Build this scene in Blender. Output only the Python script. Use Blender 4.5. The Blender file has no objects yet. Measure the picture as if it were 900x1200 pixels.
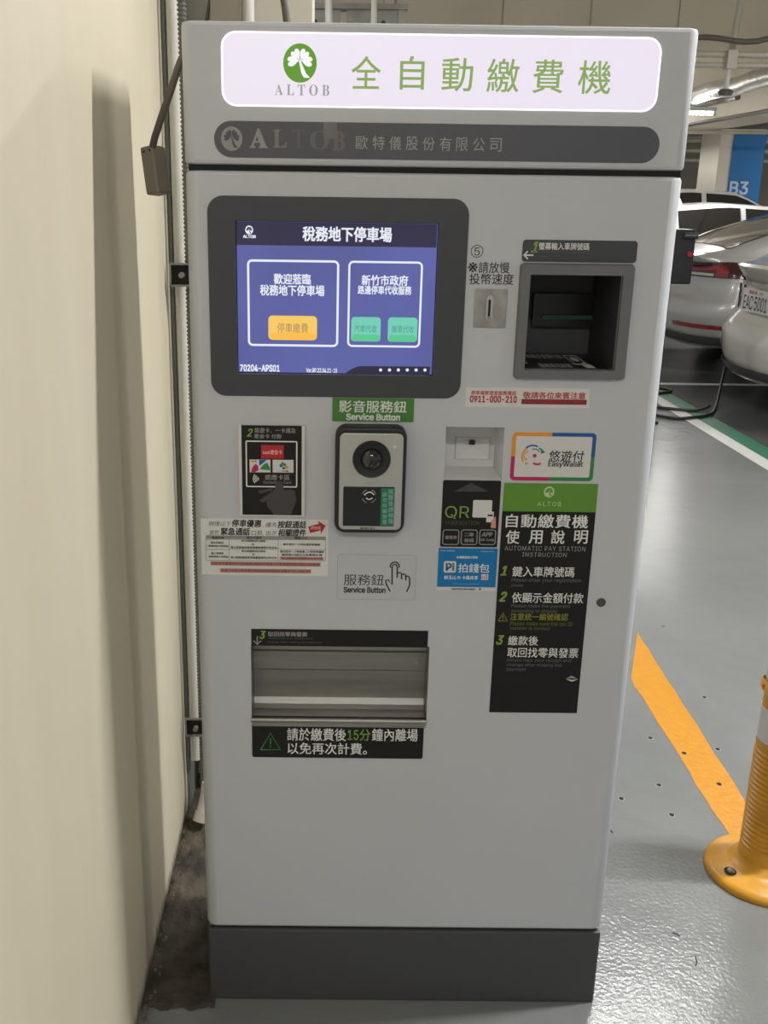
import bpy, bmesh, math, random
from mathutils import Vector, Matrix
random.seed(7)
SC = bpy.context.scene
COL = SC.collection
R = math.radians

# ------------------------------------------------------------------ camera
YAW, PITCH, ROLL = .006, .306, .014
FPX = 1200.0
CPOS = Vector((-.150, -1.594, 1.490))
SHIFT = 56.9                       # principal point offset, of 1200
cy, sy, cp, sp = math.cos(YAW), math.sin(YAW), math.cos(PITCH), math.sin(PITCH)
FW = Vector((sy*cp, cy*cp, -sp)); RT = Vector((cy, -sy, 0)); UP = RT.cross(FW)
RT, UP = math.cos(ROLL)*RT + math.sin(ROLL)*UP, -math.sin(ROLL)*RT + math.cos(ROLL)*UP
cam = bpy.data.cameras.new('camera')
co = bpy.data.objects.new('camera', cam); COL.objects.link(co)
mw = Matrix((RT, UP, -FW)).transposed().to_4x4(); mw.translation = CPOS
co.matrix_world = mw
cam.sensor_fit = 'VERTICAL'; cam.sensor_height = 24; cam.sensor_width = 18
cam.lens = FPX/1200*24; cam.shift_x = SHIFT/1200
cam.clip_start = .05; cam.clip_end = 200
SC.camera = co
SC.view_settings.view_transform = 'Standard'; SC.view_settings.look = 'None'
SC.view_settings.gamma = 1; SC.view_settings.use_curve_mapping = False
SC.view_settings.exposure = 0.06

# ------------------------------------------------------------------ world: the rest of the garage seen through its open sides
w = bpy.data.worlds.new('world'); SC.world = w; w.use_nodes = True
w.node_tree.nodes['Background'].inputs[0].default_value = (1, .985, .96, 1)
w.node_tree.nodes['Background'].inputs[1].default_value = .36

def tube_light(x, y, z, along='x', power=30, length=1.2, col=(1, .99, .97)):
    l = bpy.data.lights.new('tube_light', 'AREA'); l.shape = 'RECTANGLE'
    l.size = length; l.size_y = .05; l.energy = power; l.color = col
    o = bpy.data.objects.new('tube_light', l); COL.objects.link(o)
    o.location = (x, y, z-.035)
    if along == 'y': o.rotation_euler.z = math.pi/2
LAMPS = [  # x, y, z, along, watts
    (1.80, .24, 3.0, 'x', 100),
    (1.25, 2.55, 2.75, 'x', 45),
    (-.05, -3.1, 2.9, 'x', 36),  # added front lamp, out of view, to light the machine face
    (4.4, 5.2, 2.9, 'x', 60),  # added fill over the bays, out of view
    (3.25, 10.0, 2.30, 'x', 60),
    (7.5, 8.5, 2.6, 'x', 110),  # added fill for the car row, no fitting seen there
    (4.5, -1.8, 2.9, 'x', 60),  # added ambient fill from the driveway side, unseen
    (-1.9, 3.6, 3.1, 'x', 60),  # added out of sight to brighten the ceiling beam
    (8.0, 13.5, 2.6, 'x', 110),  # added fill for the far hall and ceiling, unseen
    (3.2, 14.3, 2.9, 'x', 110),  # added far fill, brightens the back of the hall
]
for x, y, z, a, p in LAMPS: tube_light(x, y, z, a, p)

# ------------------------------------------------------------------ materials
MATS = {}
def mat(name, color, rough=.5, metal=0, noise=0, nscale=8, bump=0, bscale=60, emit=None, estr=1, coat=0, spec=.5, trans=0, stretch=None):
    if name in MATS: return MATS[name]
    m = bpy.data.materials.new(name); m.use_nodes = True; MATS[name] = m
    nt = m.node_tree; b = nt.nodes['Principled BSDF']
    c = (*color, 1)
    b.inputs['Base Color'].default_value = c
    b.inputs['Roughness'].default_value = rough; b.inputs['Metallic'].default_value = metal
    b.inputs['Coat Weight'].default_value = coat; b.inputs['Coat Roughness'].default_value = .05
    b.inputs['Specular IOR Level'].default_value = spec
    b.inputs['Transmission Weight'].default_value = trans
    if emit:
        b.inputs['Emission Color'].default_value = (*emit, 1); b.inputs['Emission Strength'].default_value = estr
    if noise or bump:
        g = nt.nodes.new('ShaderNodeNewGeometry'); mp = nt.nodes.new('ShaderNodeMapping')
        nt.links.new(g.outputs['Position'], mp.inputs['Vector'])
        if stretch: mp.inputs['Scale'].default_value = stretch
    if noise:
        n = nt.nodes.new('ShaderNodeTexNoise'); n.inputs['Scale'].default_value = nscale; n.inputs['Detail'].default_value = 5
        nt.links.new(mp.outputs[0], n.inputs['Vector'])
        r = nt.nodes.new('ShaderNodeMapRange'); r.inputs[1].default_value = .3; r.inputs[2].default_value = .7
        r.inputs[3].default_value = 1-noise; r.inputs[4].default_value = 1+noise
        nt.links.new(n.outputs['Fac'], r.inputs[0])
        x = nt.nodes.new('ShaderNodeVectorMath'); x.operation = 'SCALE'; x.inputs[0].default_value = color
        nt.links.new(r.outputs[0], x.inputs['Scale']); nt.links.new(x.outputs[0], b.inputs['Base Color'])
    if bump:
        n = nt.nodes.new('ShaderNodeTexNoise'); n.inputs['Scale'].default_value = bscale; n.inputs['Detail'].default_value = 3
        nt.links.new(mp.outputs[0], n.inputs['Vector'])
        bp = nt.nodes.new('ShaderNodeBump'); bp.inputs['Strength'].default_value = bump; bp.inputs['Distance'].default_value = .01
        nt.links.new(n.outputs['Fac'], bp.inputs['Height']); nt.links.new(bp.outputs[0], b.inputs['Normal'])
    return m
def s2l(r, g, b): return tuple(((c/255+.055)/1.055)**2.4 if c > 10 else c/255/12.92 for c in (r, g, b))

M_FACE = mat('light_grey_powder_coat', (.495, .512, .54), .42, noise=.015, nscale=3, bump=.04, bscale=900)
M_PLINTH = mat('dark_grey_powder_coat', (.052, .053, .054), .45, bump=.03, bscale=800)
M_BEZEL = mat('charcoal_bezel', (.046, .049, .056), .42)
M_BRAND = mat('charcoal_strip', (.080, .082, .098), .45)
M_FRAME = mat('mid_grey_frame', (.135, .137, .145), .42)
M_DARK = mat('near_black', (.012, .012, .013), .35)
M_GAP = mat('gap_black', (.004, .004, .004), .8)
M_SBLACK = mat('sticker_black', (.011, .0105, .010), .42, spec=.3)
M_SWHITE = mat('sticker_white', (.62, .61, .60), .45)
M_PWHITE = mat('print_white', (.72, .72, .70), .5)
M_PGREY = mat('print_grey', (.30, .30, .29), .5)
M_PDIM = mat('print_dim_grey', (.10, .10, .10), .5)
M_PGREEN = mat('print_lime', (.20, .32, .06), .5)
M_PBLACK = mat('print_black', (.015, .015, .015), .5)
M_GREEN = mat('label_green', (.10, .26, .025), .45)
M_GREEN2 = mat('label_leaf_green', (.055, .20, .03), .45)
M_TEAL = mat('label_teal_green', (.01, .16, .08), .5)
M_RED = mat('print_red', (.42, .015, .02), .5)
M_DRED = mat('print_dark_red', (.16, .02, .02), .5)
M_PINK = mat('print_dusty_pink', (.42, .19, .17), .5)
M_BLUE = mat('label_blue', (.0, .16, .42), .45)
M_ORANGE = mat('print_orange', (.75, .28, .02), .5)
M_NAVY = mat('print_navy', (.01, .09, .32), .5)
M_MAG = mat('print_magenta', (.45, .01, .11), .5)
M_PG = mat('print_green', (.03, .22, .06), .5)
M_SKIN = mat('print_skin', (.6, .28, .17), .5)
M_STEEL = mat('brushed_steel', (.36, .35, .33), .45, 1, noise=.12, nscale=5, bump=.08, bscale=60, stretch=(1, 1, 14))
M_STEELD = mat('coin_plate_steel', (.42, .40, .36), .38, 1, noise=.2, nscale=40)
M_SILVER = mat('satin_silver', (.50, .50, .47), .38, .5)
M_RUB = mat('black_rubber', (.012, .012, .013), .5)
M_LENS = mat('lens_glass', (.004, .004, .005), .08, coat=1)
M_TAPE = mat('clear_tape', (.16, .16, .16), .25, spec=.6)

# ------------------------------------------------------------------ helpers
def tag(o, label=None, cat=None, group=None, kind=None):
    if label: o['label'] = label
    if cat: o['category'] = cat
    if group: o['group'] = group
    if kind: o['kind'] = kind
    return o
def parent(o, p):
    if p is not None:
        o.parent = p
        off = Vector((0, 0, 0)); q = p
        while q is not None: off += q.location; q = q.parent
        o.location = -off
        if 'at' in o: o.location = Vector(o['at']) - off; del o['at']
    return o
def obj(name, verts, faces, mats, par=None, midx=None, smooth=None, loc=None):
    me = bpy.data.meshes.new(name); me.from_pydata([tuple(v) for v in verts], [], faces)
    if not isinstance(mats, (list, tuple)): mats = [mats]
    for m in mats: me.materials.append(m)
    if midx:
        for p, i in zip(me.polygons, midx): p.material_index = i
    if smooth:
        for p in me.polygons: p.use_smooth = True
    me.update()
    o = bpy.data.objects.new(name, me); COL.objects.link(o)
    if smooth and smooth is not True:
        try: me.set_sharp_from_angle(angle=R(smooth))
        except Exception: pass
    if loc is not None:        # mesh given around loc: keep loc as origin
        me.transform(Matrix.Translation(-Vector(loc))); o.location = loc
        if par is not None: o['at'] = tuple(loc)
    return parent(o, par)
def empty(name, loc, label, cat, group=None):
    o = bpy.data.objects.new(name, None); COL.objects.link(o); o.location = loc; o.empty_display_size = .1
    return tag(o, label, cat, group)
class MB:
    def __init__(s): s.v = []; s.f = []; s.i = []
    def add(s, v, f, i=0):
        n = len(s.v); s.v += [tuple(p) for p in v]; s.f += [tuple(a+n for a in q) for q in f]; s.i += [i]*len(f); return s
    def box(s, x0, x1, y0, y1, z0, z1, i=0):
        v = [(x0,y0,z0),(x1,y0,z0),(x1,y1,z0),(x0,y1,z0),(x0,y0,z1),(x1,y0,z1),(x1,y1,z1),(x0,y1,z1)]
        return s.add(v, [(3,2,1,0),(4,5,6,7),(0,1,5,4),(1,2,6,5),(2,3,7,6),(3,0,4,7)], i)
    def tube(s, pts, r, n=10, i=0, rad=None, cap=True):
        pts = [Vector(p) for p in pts]; rings = []; up = None
        for k, p in enumerate(pts):
            d = (pts[min(k+1, len(pts)-1)] - pts[max(k-1, 0)]).normalized()
            if up is None: up = Vector((0,0,1)) if abs(d.z) < .9 else Vector((1,0,0))
            a = d.cross(up).normalized(); b = a.cross(d).normalized(); up = b
            rr = rad[k] if rad else r
            rings.append([p + rr*(math.cos(t)*a + math.sin(t)*b) for t in [2*math.pi*j/n for j in range(n)]])
        v = [q for ring in rings for q in ring]; f = []
        for k in range(len(pts)-1):
            for j in range(n):
                f.append((k*n+j, k*n+(j+1)%n, (k+1)*n+(j+1)%n, (k+1)*n+j))
        if cap: f.append(tuple(reversed(range(n)))); f.append(tuple(range((len(pts)-1)*n, len(pts)*n)))
        return s.add(v, f, i)
    def lathe(s, prof, cx=0, cy=0, n=32, i=0):
        v = []; f = []
        for r, z in prof:
            for j in range(n):
                t = 2*math.pi*j/n; v.append((cx+r*math.cos(t), cy+r*math.sin(t), z))
        for k in range(len(prof)-1):
            for j in range(n): f.append((k*n+j, k*n+(j+1)%n, (k+1)*n+(j+1)%n, (k+1)*n+j))
        if prof[0][0] > 1e-6: f.append(tuple(reversed(range(n))))
        if prof[-1][0] > 1e-6: f.append(tuple(range((len(prof)-1)*n, len(prof)*n)))
        return s.add(v, f, i)
    def prism_y(s, poly, y0, y1, i=0, bevel=0):
        """poly: list of (x,z), front at y0 (towards the viewer), back at y1"""
        n = len(poly)
        a = sum(poly[k][0]*poly[(k+1)%n][1]-poly[(k+1)%n][0]*poly[k][1] for k in range(n))
        if a < 0: poly = poly[::-1]
        v = [(x, y0, z) for x, z in poly] + [(x, y1, z) for x, z in poly]
        f = [tuple(range(n)), tuple(reversed(range(n, 2*n)))] + [(k+n, (k+1)%n+n, (k+1)%n, k) for k in range(n)]
        return s.add(v, f, i)
    def obj(s, name, mats, par=None, smooth=None, loc=None): return obj(name, s.v, s.f, mats, par, s.i, smooth, loc)
def bev(o, wdt=.002, seg=2):
    m = o.modifiers.new('bevel', 'BEVEL'); m.width = wdt; m.segments = seg; m.limit_method = 'ANGLE'; m.angle_limit = R(40)
    m.harden_normals = False
    return o

# the kiosk's front is the plane y = 0: measured spots of the photograph carried onto that plane
def F(px, py, y=0.0):
    d = FW + (px-(450-SHIFT))/FPX*RT - (py-600)/FPX*UP
    p = CPOS + d*((y-CPOS.y)/d.y)
    return p.x, p.z
def FB(x0, y0, x1, y1, y=0.0):
    mx, my = (x0+x1)/2, (y0+y1)/2
    return F(x0, my, y)[0], F(x1, my, y)[0], F(mx, y1, y)[1], F(mx, y0, y)[1]     # X0,X1,Z0,Z1
def rr(X0, X1, Z0, Z1, r, n=6, corners=(1,1,1,1)):
    r = min(r, (X1-X0)/2, (Z1-Z0)/2); p = []
    for (cx, cz, a), c in zip(((X0+r, Z0+r, 180), (X1-r, Z0+r, 270), (X1-r, Z1-r, 0), (X0+r, Z1-r, 90)), corners):
        if c and r > 0: p += [(cx+r*math.cos(R(a+90*k/n)), cz+r*math.sin(R(a+90*k/n))) for k in range(n+1)]
        else: p.append(({180: X0, 270: X1, 0: X1, 90: X0}[a], {180: Z0, 270: Z0, 0: Z1, 90: Z1}[a]))
    return p

try:      # Blender's own interface typeface, a plain grotesque; the default face if it is not there
    import os
    FONT = bpy.data.fonts.load(os.path.join(bpy.utils.system_resource('DATAFILES'), 'fonts', 'Inter.woff2'))
except Exception: FONT = None
TXT_CACHE = {}
def text_mesh(s, bold, shear, font_size=1.0, spacing=1.0):
    key = (s, bold, shear, spacing)
    if key in TXT_CACHE: return TXT_CACHE[key]
    c = bpy.data.curves.new('t', 'FONT'); c.body = s; c.size = 1; c.shear = shear; c.offset = bold; c.space_character = spacing
    c.resolution_u = 3
    if FONT and s.isascii(): c.font = FONT; c.fill_mode = 'FRONT'
    o = bpy.data.objects.new('t', c); COL.objects.link(o)
    dg = bpy.context.evaluated_depsgraph_get(); dg.update()
    me = o.evaluated_get(dg).to_mesh()
    v = [(p.co.x, p.co.y) for p in me.vertices]; f = [tuple(p.vertices) for p in me.polygons]
    # make every face wind the same way
    g = []
    for q in f:
        a = sum(v[q[k]][0]*v[q[(k+1) % len(q)]][1]-v[q[(k+1) % len(q)]][0]*v[q[k]][1] for k in range(len(q)))
        g.append(q if a > 0 else q[::-1])
    o.to_mesh_clear(); bpy.data.objects.remove(o); bpy.data.curves.remove(c)
    if not v: v = [(0, 0), (1, 1)]
    TXT_CACHE[key] = (v, g); return TXT_CACHE[key]

class Print:
    """flat print on a plane y = const, all in one mesh"""
    def __init__(s, y=0.0): s.mb = MB(); s.y = y; s.k = 0; s.mats = []
    def mi(s, m):
        if m not in s.mats: s.mats.append(m)
        return s.mats.index(m)
    def yy(s): s.k += 1; return s.y - .00012 - .00002*s.k
    def poly(s, pts, m, px=True):
        P = [F(*p, s.y) for p in pts] if px else pts
        n = len(P); a = sum(P[k][0]*P[(k+1)%n][1]-P[(k+1)%n][0]*P[k][1] for k in range(n))
        if a < 0: P = P[::-1]
        y = s.yy(); s.mb.add([(x, y, z) for x, z in P], [tuple(range(n))], s.mi(m)); return s
    def rect(s, x0, y0, x1, y1, m, r=0):
        X0, X1, Z0, Z1 = FB(x0, y0, x1, y1, s.y); return s.poly(rr(X0, X1, Z0, Z1, r*.0013), m, False)
    def frame(s, x0, y0, x1, y1, m, t=1.5, r=4):
        X0, X1, Z0, Z1 = FB(x0, y0, x1, y1, s.y); t *= .0013; r *= .0013
        a = rr(X0, X1, Z0, Z1, r); b = rr(X0+t, X1-t, Z0+t, Z1-t, max(r-t, .0004)); n = len(a); y = s.yy()
        s.mb.add([(x, y, z) for x, z in a+b], [(k, (k+1)%n, n+(k+1)%n, n+k) for k in range(n)], s.mi(m)); return s
    def disc(s, cx, cy_, r, m, sx=1, n=28):
        X, Z = F(cx, cy_, s.y); r *= .0013
        return s.poly([(X+sx*r*math.cos(2*math.pi*k/n), Z+r*math.sin(2*math.pi*k/n)) for k in range(n)], m, False)
    def ring(s, cx, cy_, r, m, t=1, a0=0, a1=360, n=28):
        X, Z = F(cx, cy_, s.y); r *= .0013; t *= .0013; y = s.yy(); v = []
        for k in range(n+1):
            a = R(a0+(a1-a0)*k/n); v += [(X+r*math.cos(a), y, Z+r*math.sin(a)), (X+(r-t)*math.cos(a), y, Z+(r-t)*math.sin(a))]
        s.mb.add(v, [(2*k+1, 2*k, 2*k+2, 2*k+3)[::-1] for k in range(n)], s.mi(m)); return s
    def line(s, pts, m, t=1.2):
        P = [Vector((*F(*p, s.y), 0)) for p in pts]; t *= .0013/2; y = s.yy(); v = []
        for k, p in enumerate(P):
            d = (P[min(k+1, len(P)-1)]-P[max(k-1, 0)]).normalized(); n = Vector((-d.y, d.x, 0))*t
            v += [(p.x+n.x, y, p.y+n.y), (p.x-n.x, y, p.y-n.y)]
        s.mb.add(v, [(2*k, 2*k+1, 2*k+3, 2*k+2) for k in range(len(P)-1)], s.mi(m)); return s
    def text(s, t, x0, y0, x1, y1, m, bold=0, shear=0, spacing=1.0):
        v, f = text_mesh(t, 0, shear, 1, spacing)
        ax, bx = min(p[0] for p in v), max(p[0] for p in v); ay, by = min(p[1] for p in v), max(p[1] for p in v)
        # four corners of the writing on the plane: keeps the slight slope lines have on the real face to nil
        X0, X1, Z0, Z1 = FB(x0, y0, x1, y1, s.y); y = s.yy()
        sx_, sz_ = (X1-X0)/(bx-ax), (Z1-Z0)/max(by-ay, 1e-6)
        steps = ((0, 0),) if bold <= 0.001 else ((-bold, -bold*.7), (bold, -bold*.7), (-bold, bold*.7), (bold, bold*.7))      # a heavier face: the outline laid down four times
        for k, (dx, dz) in enumerate(steps):
            s.mb.add([(X0+(p[0]-ax+dx)*sx_, y-k*.000004, Z0+(p[1]-ay+dz)*sz_) for p in v], f, s.mi(m))
        return s
    def clover(s, cx, cy_, r, bg, fg, ry=None):
        X, Z = F(cx, cy_, s.y); q = r*.0013
        if bg: s.poly([(X+q*math.cos(2*math.pi*k/32), Z+1.08*q*math.sin(2*math.pi*k/32)) for k in range(32)], bg, False)
        for a, l in ((188, .92), (126, .82), (54, .82), (-8, .92)):      # four heart leaves
            pts = []
            for k in range(24):
                t = 2*math.pi*k/24
                hx = 16*math.sin(t)**3/17; hz = (13*math.cos(t)-5*math.cos(2*t)-2*math.cos(3*t)-math.cos(4*t))/17
                # heart tip at origin, pointing outwards along a
                u, w_ = (hz+1)*.5*l*q*.95, hx*.37*q*.8
                ca, sa = math.cos(R(a)), math.sin(R(a)); pts.append((X+u*ca-w_*sa, Z+.16*q+u*sa+w_*ca))
            s.poly(pts, fg, False)
        st = [(X-.02*q, Z+.15*q), (X+.1*q, Z-.2*q), (X+.22*q, Z-.55*q), (X+.42*q, Z-.8*q)]; y = s.yy(); v = []
        for k, (a, b) in enumerate(st):
            wd = q*(.05+.045*k); v += [(a-wd, y, b), (a+wd, y, b)]
        s.mb.add(v, [(2*k, 2*k+2, 2*k+3, 2*k+1) for k in range(3)], s.mi(fg)); return s
    def build(s, name, par): return s.mb.obj(name, s.mats, par)

def slab(name, box, m, par, y1=0.0, th=.0004, r=0, bevel=0, corners=(1,1,1,1)):
    """a flat rounded sheet or plate whose back lies on plane y1; box in photograph pixels on that plane"""
    X0, X1, Z0, Z1 = FB(*box, y1)
    mb = MB(); mb.prism_y(rr(X0, X1, Z0, Z1, r*.0013, 6, corners), y1-th, y1); o = mb.obj(name, m, par)
    if bevel: bev(o, bevel)
    return o
def recess(name, X0, X1, Z0, Z1, depth, m, par, t=.003, y0=.0):
    """open-fronted box behind the face: walls of thickness t"""
    mb = MB(); y1 = y0+depth; y0 = y0+.0034
    mb.box(X0-t, X0, y0, y1, Z0-t, Z1+t); mb.box(X1, X1+t, y0, y1, Z0-t, Z1+t)
    mb.box(X0, X1, y0, y1, Z0-t, Z0); mb.box(X0, X1, y0, y1, Z1, Z1+t); mb.box(X0-t, X1+t, y1, y1+t, Z0-t, Z1+t)
    return mb.obj(name, m, par)

# ------------------------------------------------------------------ setting
def node_floor():
    m = bpy.data.materials.new('grey_epoxy_floor'); m.use_nodes = True; nt = m.node_tree; b = nt.nodes['Principled BSDF']; N = nt.nodes.new; L = nt.links.new
    g = N('ShaderNodeNewGeometry'); sep = N('ShaderNodeSeparateXYZ'); L(g.outputs['Position'], sep.inputs[0])
    n1 = N('ShaderNodeTexNoise'); n1.inputs['Scale'].default_value = 1.6; n1.inputs['Detail'].default_value = 6; L(g.outputs['Position'], n1.inputs['Vector'])
    n2 = N('ShaderNodeTexNoise'); n2.inputs['Scale'].default_value = 14; n2.inputs['Detail'].default_value = 6; L(g.outputs['Position'], n2.inputs['Vector'])
    mx = N('ShaderNodeMix'); mx.data_type = 'RGBA'
    mx.inputs['A'].default_value = (.142, .150, .150, 1); mx.inputs['B'].default_value = (.205, .214, .211, 1)
    ad = N('ShaderNodeMath'); ad.operation = 'ADD'; L(n1.outputs['Fac'], ad.inputs[0])
    ml = N('ShaderNodeMath'); ml.operation = 'MULTIPLY_ADD'; ml.inputs[1].default_value = .35; ml.inputs[2].default_value = -.2; L(n2.outputs['Fac'], ml.inputs[0]); L(ml.outputs[0], ad.inputs[1])
    L(ad.outputs[0], mx.inputs['Factor'])
    # scattered dark specks
    v = N('ShaderNodeTexVoronoi'); v.inputs['Scale'].default_value = 9; L(g.outputs['Position'], v.inputs['Vector'])
    sp_ = N('ShaderNodeMapRange'); sp_.inputs[1].default_value = .015; sp_.inputs[2].default_value = .03; sp_.inputs[3].default_value = .45; sp_.inputs[4].default_value = 1; L(v.outputs['Distance'], sp_.inputs[0])
    m2 = N('ShaderNodeVectorMath'); m2.operation = 'SCALE'; L(mx.outputs['Result'], m2.inputs[0]); L(sp_.outputs[0], m2.inputs['Scale'])
    # the parking bays are painted a darker, duller grey beyond the walkway: x > 2.35
    cr = N('ShaderNodeMapRange'); cr.inputs[1].default_value = 2.42; cr.inputs[2].default_value = 2.44; cr.inputs[3].default_value = 1; cr.inputs[4].default_value = .5; L(sep.outputs['X'], cr.inputs[0])
    m3 = N('ShaderNodeVectorMath'); m3.operation = 'SCALE'; L(m2.outputs[0], m3.inputs[0]); L(cr.outputs[0], m3.inputs['Scale'])
    L(m3.outputs[0], b.inputs['Base Color'])
    # roughness nearly even; a faint step stays at the edge of the floor glare
    st = N('ShaderNodeMapRange'); st.inputs[1].default_value = .600; st.inputs[2].default_value = .625; st.inputs[3].default_value = .13; st.inputs[4].default_value = .14; L(sep.outputs['X'], st.inputs[0])
    rn = N('ShaderNodeMath'); rn.operation = 'MULTIPLY_ADD'; rn.inputs[1].default_value = .12; L(n1.outputs['Fac'], rn.inputs[0]); L(st.outputs[0], rn.inputs[2]); L(rn.outputs[0], b.inputs['Roughness'])
    b.inputs['Specular IOR Level'].default_value = .5
    nb = N('ShaderNodeTexNoise'); nb.inputs['Scale'].default_value = 105; nb.inputs['Detail'].default_value = 2; L(g.outputs['Position'], nb.inputs['Vector'])
    nb2 = N('ShaderNodeTexNoise'); nb2.inputs['Scale'].default_value = 5; L(g.outputs['Position'], nb2.inputs['Vector'])
    cb = N('ShaderNodeMath'); cb.operation = 'MULTIPLY_ADD'; cb.inputs[1].default_value = 3.0; L(nb2.outputs['Fac'], cb.inputs[0]); L(nb.outputs['Fac'], cb.inputs[2])
    bp = N('ShaderNodeBump'); bp.inputs['Strength'].default_value = .22; bp.inputs['Distance'].default_value = .004; L(cb.outputs[0], bp.inputs['Height']); L(bp.outputs[0], b.inputs['Normal'])
    return m
def node_wall():
    m = bpy.data.materials.new('cream_painted_plaster'); m.use_nodes = True; nt = m.node_tree; b = nt.nodes['Principled BSDF']; N = nt.nodes.new; L = nt.links.new
    g = N('ShaderNodeNewGeometry'); mp = N('ShaderNodeMapping'); mp.inputs['Scale'].default_value = (1, 3.2, .45); L(g.outputs['Position'], mp.inputs['Vector'])
    n1 = N('ShaderNodeTexNoise'); n1.inputs['Scale'].default_value = 2.4; n1.inputs['Detail'].default_value = 4; L(mp.outputs[0], n1.inputs['Vector'])
    n2 = N('ShaderNodeTexNoise'); n2.inputs['Scale'].default_value = 26; n2.inputs['Detail'].default_value = 5; L(mp.outputs[0], n2.inputs['Vector'])
    mx = N('ShaderNodeMix'); mx.data_type = 'RGBA'; mx.inputs['A'].default_value = (.60, .545, .405, 1); mx.inputs['B'].default_value = (.69, .635, .50, 1)
    L(n1.outputs['Fac'], mx.inputs['Factor'])
    # scuffs
    sc = N('ShaderNodeMapRange'); sc.inputs[1].default_value = .71; sc.inputs[2].default_value = .76; sc.inputs[3].default_value = 1; sc.inputs[4].default_value = .8; L(n2.outputs['Fac'], sc.inputs[0])
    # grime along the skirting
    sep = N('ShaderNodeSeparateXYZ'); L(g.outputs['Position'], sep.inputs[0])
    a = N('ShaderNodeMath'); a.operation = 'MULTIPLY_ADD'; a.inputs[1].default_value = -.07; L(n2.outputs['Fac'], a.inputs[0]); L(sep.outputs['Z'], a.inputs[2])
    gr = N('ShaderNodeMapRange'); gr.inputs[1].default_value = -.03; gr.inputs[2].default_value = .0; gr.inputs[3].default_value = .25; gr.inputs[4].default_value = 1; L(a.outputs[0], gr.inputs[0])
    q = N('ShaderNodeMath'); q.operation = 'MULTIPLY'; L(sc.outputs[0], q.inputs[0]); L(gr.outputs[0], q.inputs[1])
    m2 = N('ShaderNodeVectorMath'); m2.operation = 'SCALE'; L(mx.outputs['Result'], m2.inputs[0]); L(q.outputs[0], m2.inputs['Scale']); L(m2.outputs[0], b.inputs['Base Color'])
    b.inputs['Roughness'].default_value = .55; b.inputs['Specular IOR Level'].default_value = .3
    bp = N('ShaderNodeBump'); bp.inputs['Strength'].default_value = .35; bp.inputs['Distance'].default_value = .01; L(n1.outputs['Fac'], bp.inputs['Height']); L(bp.outputs[0], b.inputs['Normal'])
    return m
M_FLOOR = node_floor(); M_WALL = node_wall()
M_CEIL = mat('warm_painted_concrete', (.72, .655, .54), .7, noise=.06, nscale=1.2)
M_CREAM = mat('cream_pillar_paint', (.62, .58, .49), .5, noise=.04, nscale=2)
M_RAW = mat('raw_stained_concrete', (.060, .050, .036), .8, noise=.65, nscale=14, bump=.9, bscale=35)
M_PIPE = mat('painted_pipe', (.52, .49, .42), .4, noise=.06, nscale=4)
M_PIPEW = mat('white_conduit', (.66, .65, .60), .4)
M_FLEX = mat('grey_flexible_conduit', (.13, .13, .11), .45)
M_GALV = mat('galvanised_steel', (.24, .23, .20), .5, .4, noise=.12, nscale=20)
M_CABLE = mat('grey_brown_cable', (.13, .115, .095), .5)
M_BOXB = mat('grey_brown_plastic', (.24, .21, .17), .5)
M_INSUL = mat('foil_insulation', (.58, .56, .50), .32, .25, noise=.12, nscale=9, bump=.8, bscale=14)

tag(MB().box(-.9, 16, -5, 24, -.1, 0).obj('floor', M_FLOOR), kind='structure')
ceil = tag(MB().box(-.9, 16, -5, 24, 3.35, 3.5).obj('ceiling', M_CEIL), kind='structure')
wl = tag(MB().box(-.85, -.497, -5, .66, 0, 3.35).obj('wall_left', M_WALL), kind='structure')
tag(MB().box(-.85, -.20, .80, 1.1, 0, 3.35).obj('wall_back', M_CREAM), kind='structure')
tag(MB().box(-.85, -.64, .66, .80, 0, 3.35).obj('wall_recess', M_CREAM), kind='structure')
tag(MB().box(4, 16, 23.6, 24, 0, 3.35).obj('wall_far', M_CREAM), kind='structure')
# raw strip of broken concrete in the slot beside the machine
def raw_strip():
    nx, ny = 22, 60; v = []; f = []
    for j in range(ny+1):
        for i in range(nx+1):
            y = -.035+ j/ny*.83; x = -.497 + i/nx*.14
            if j == 0: y += .005*math.sin(i*.7)+.003*random.uniform(-1, 1)+.012
            h = .0012 + (0 if (j == 0 or i == 0) else abs(random.gauss(0, .0035))) + .004*max(0, math.sin(j*.9+i))*(j > 18)
            v.append((x, y, h if j else .0004))
    for j in range(ny):
        for i in range(nx): a = j*(nx+1)+i; f.append((a, a+1, a+nx+2, a+nx+1))
    o = obj('bare_concrete', v, f, M_RAW, smooth=True); return o
fl = bpy.data.objects['floor']
rs = raw_strip(); parent(rs, fl)
# broken crumbs of mortar along the wall foot
mb = MB()
for k in range(150):
    y = random.uniform(-.06, .62); x = -.494+abs(random.gauss(0, .012)); s_ = random.uniform(.002, .007)
    if random.random() < .3: x = random.uniform(-.48, -.39); y = random.uniform(.2, .6)
    mb.add([(x+s_*random.uniform(.6,1.2)*a, y+s_*random.uniform(.6,1.3)*b, c) for a, b, c in ((-1,-1,.001),(1,-1,.001),(1,1,.001),(-1,1,.001),(.1,.1,.001+s_*1.3))], [(0,1,4),(1,2,4),(2,3,4),(3,0,4)])
tag(mb.obj('mortar_crumb', mat('mortar_crumbs', (.13, .11, .085), .9, noise=.6, nscale=60)), 'dark crumbs of broken mortar along the foot of the cream wall', 'debris', kind='stuff')

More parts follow.
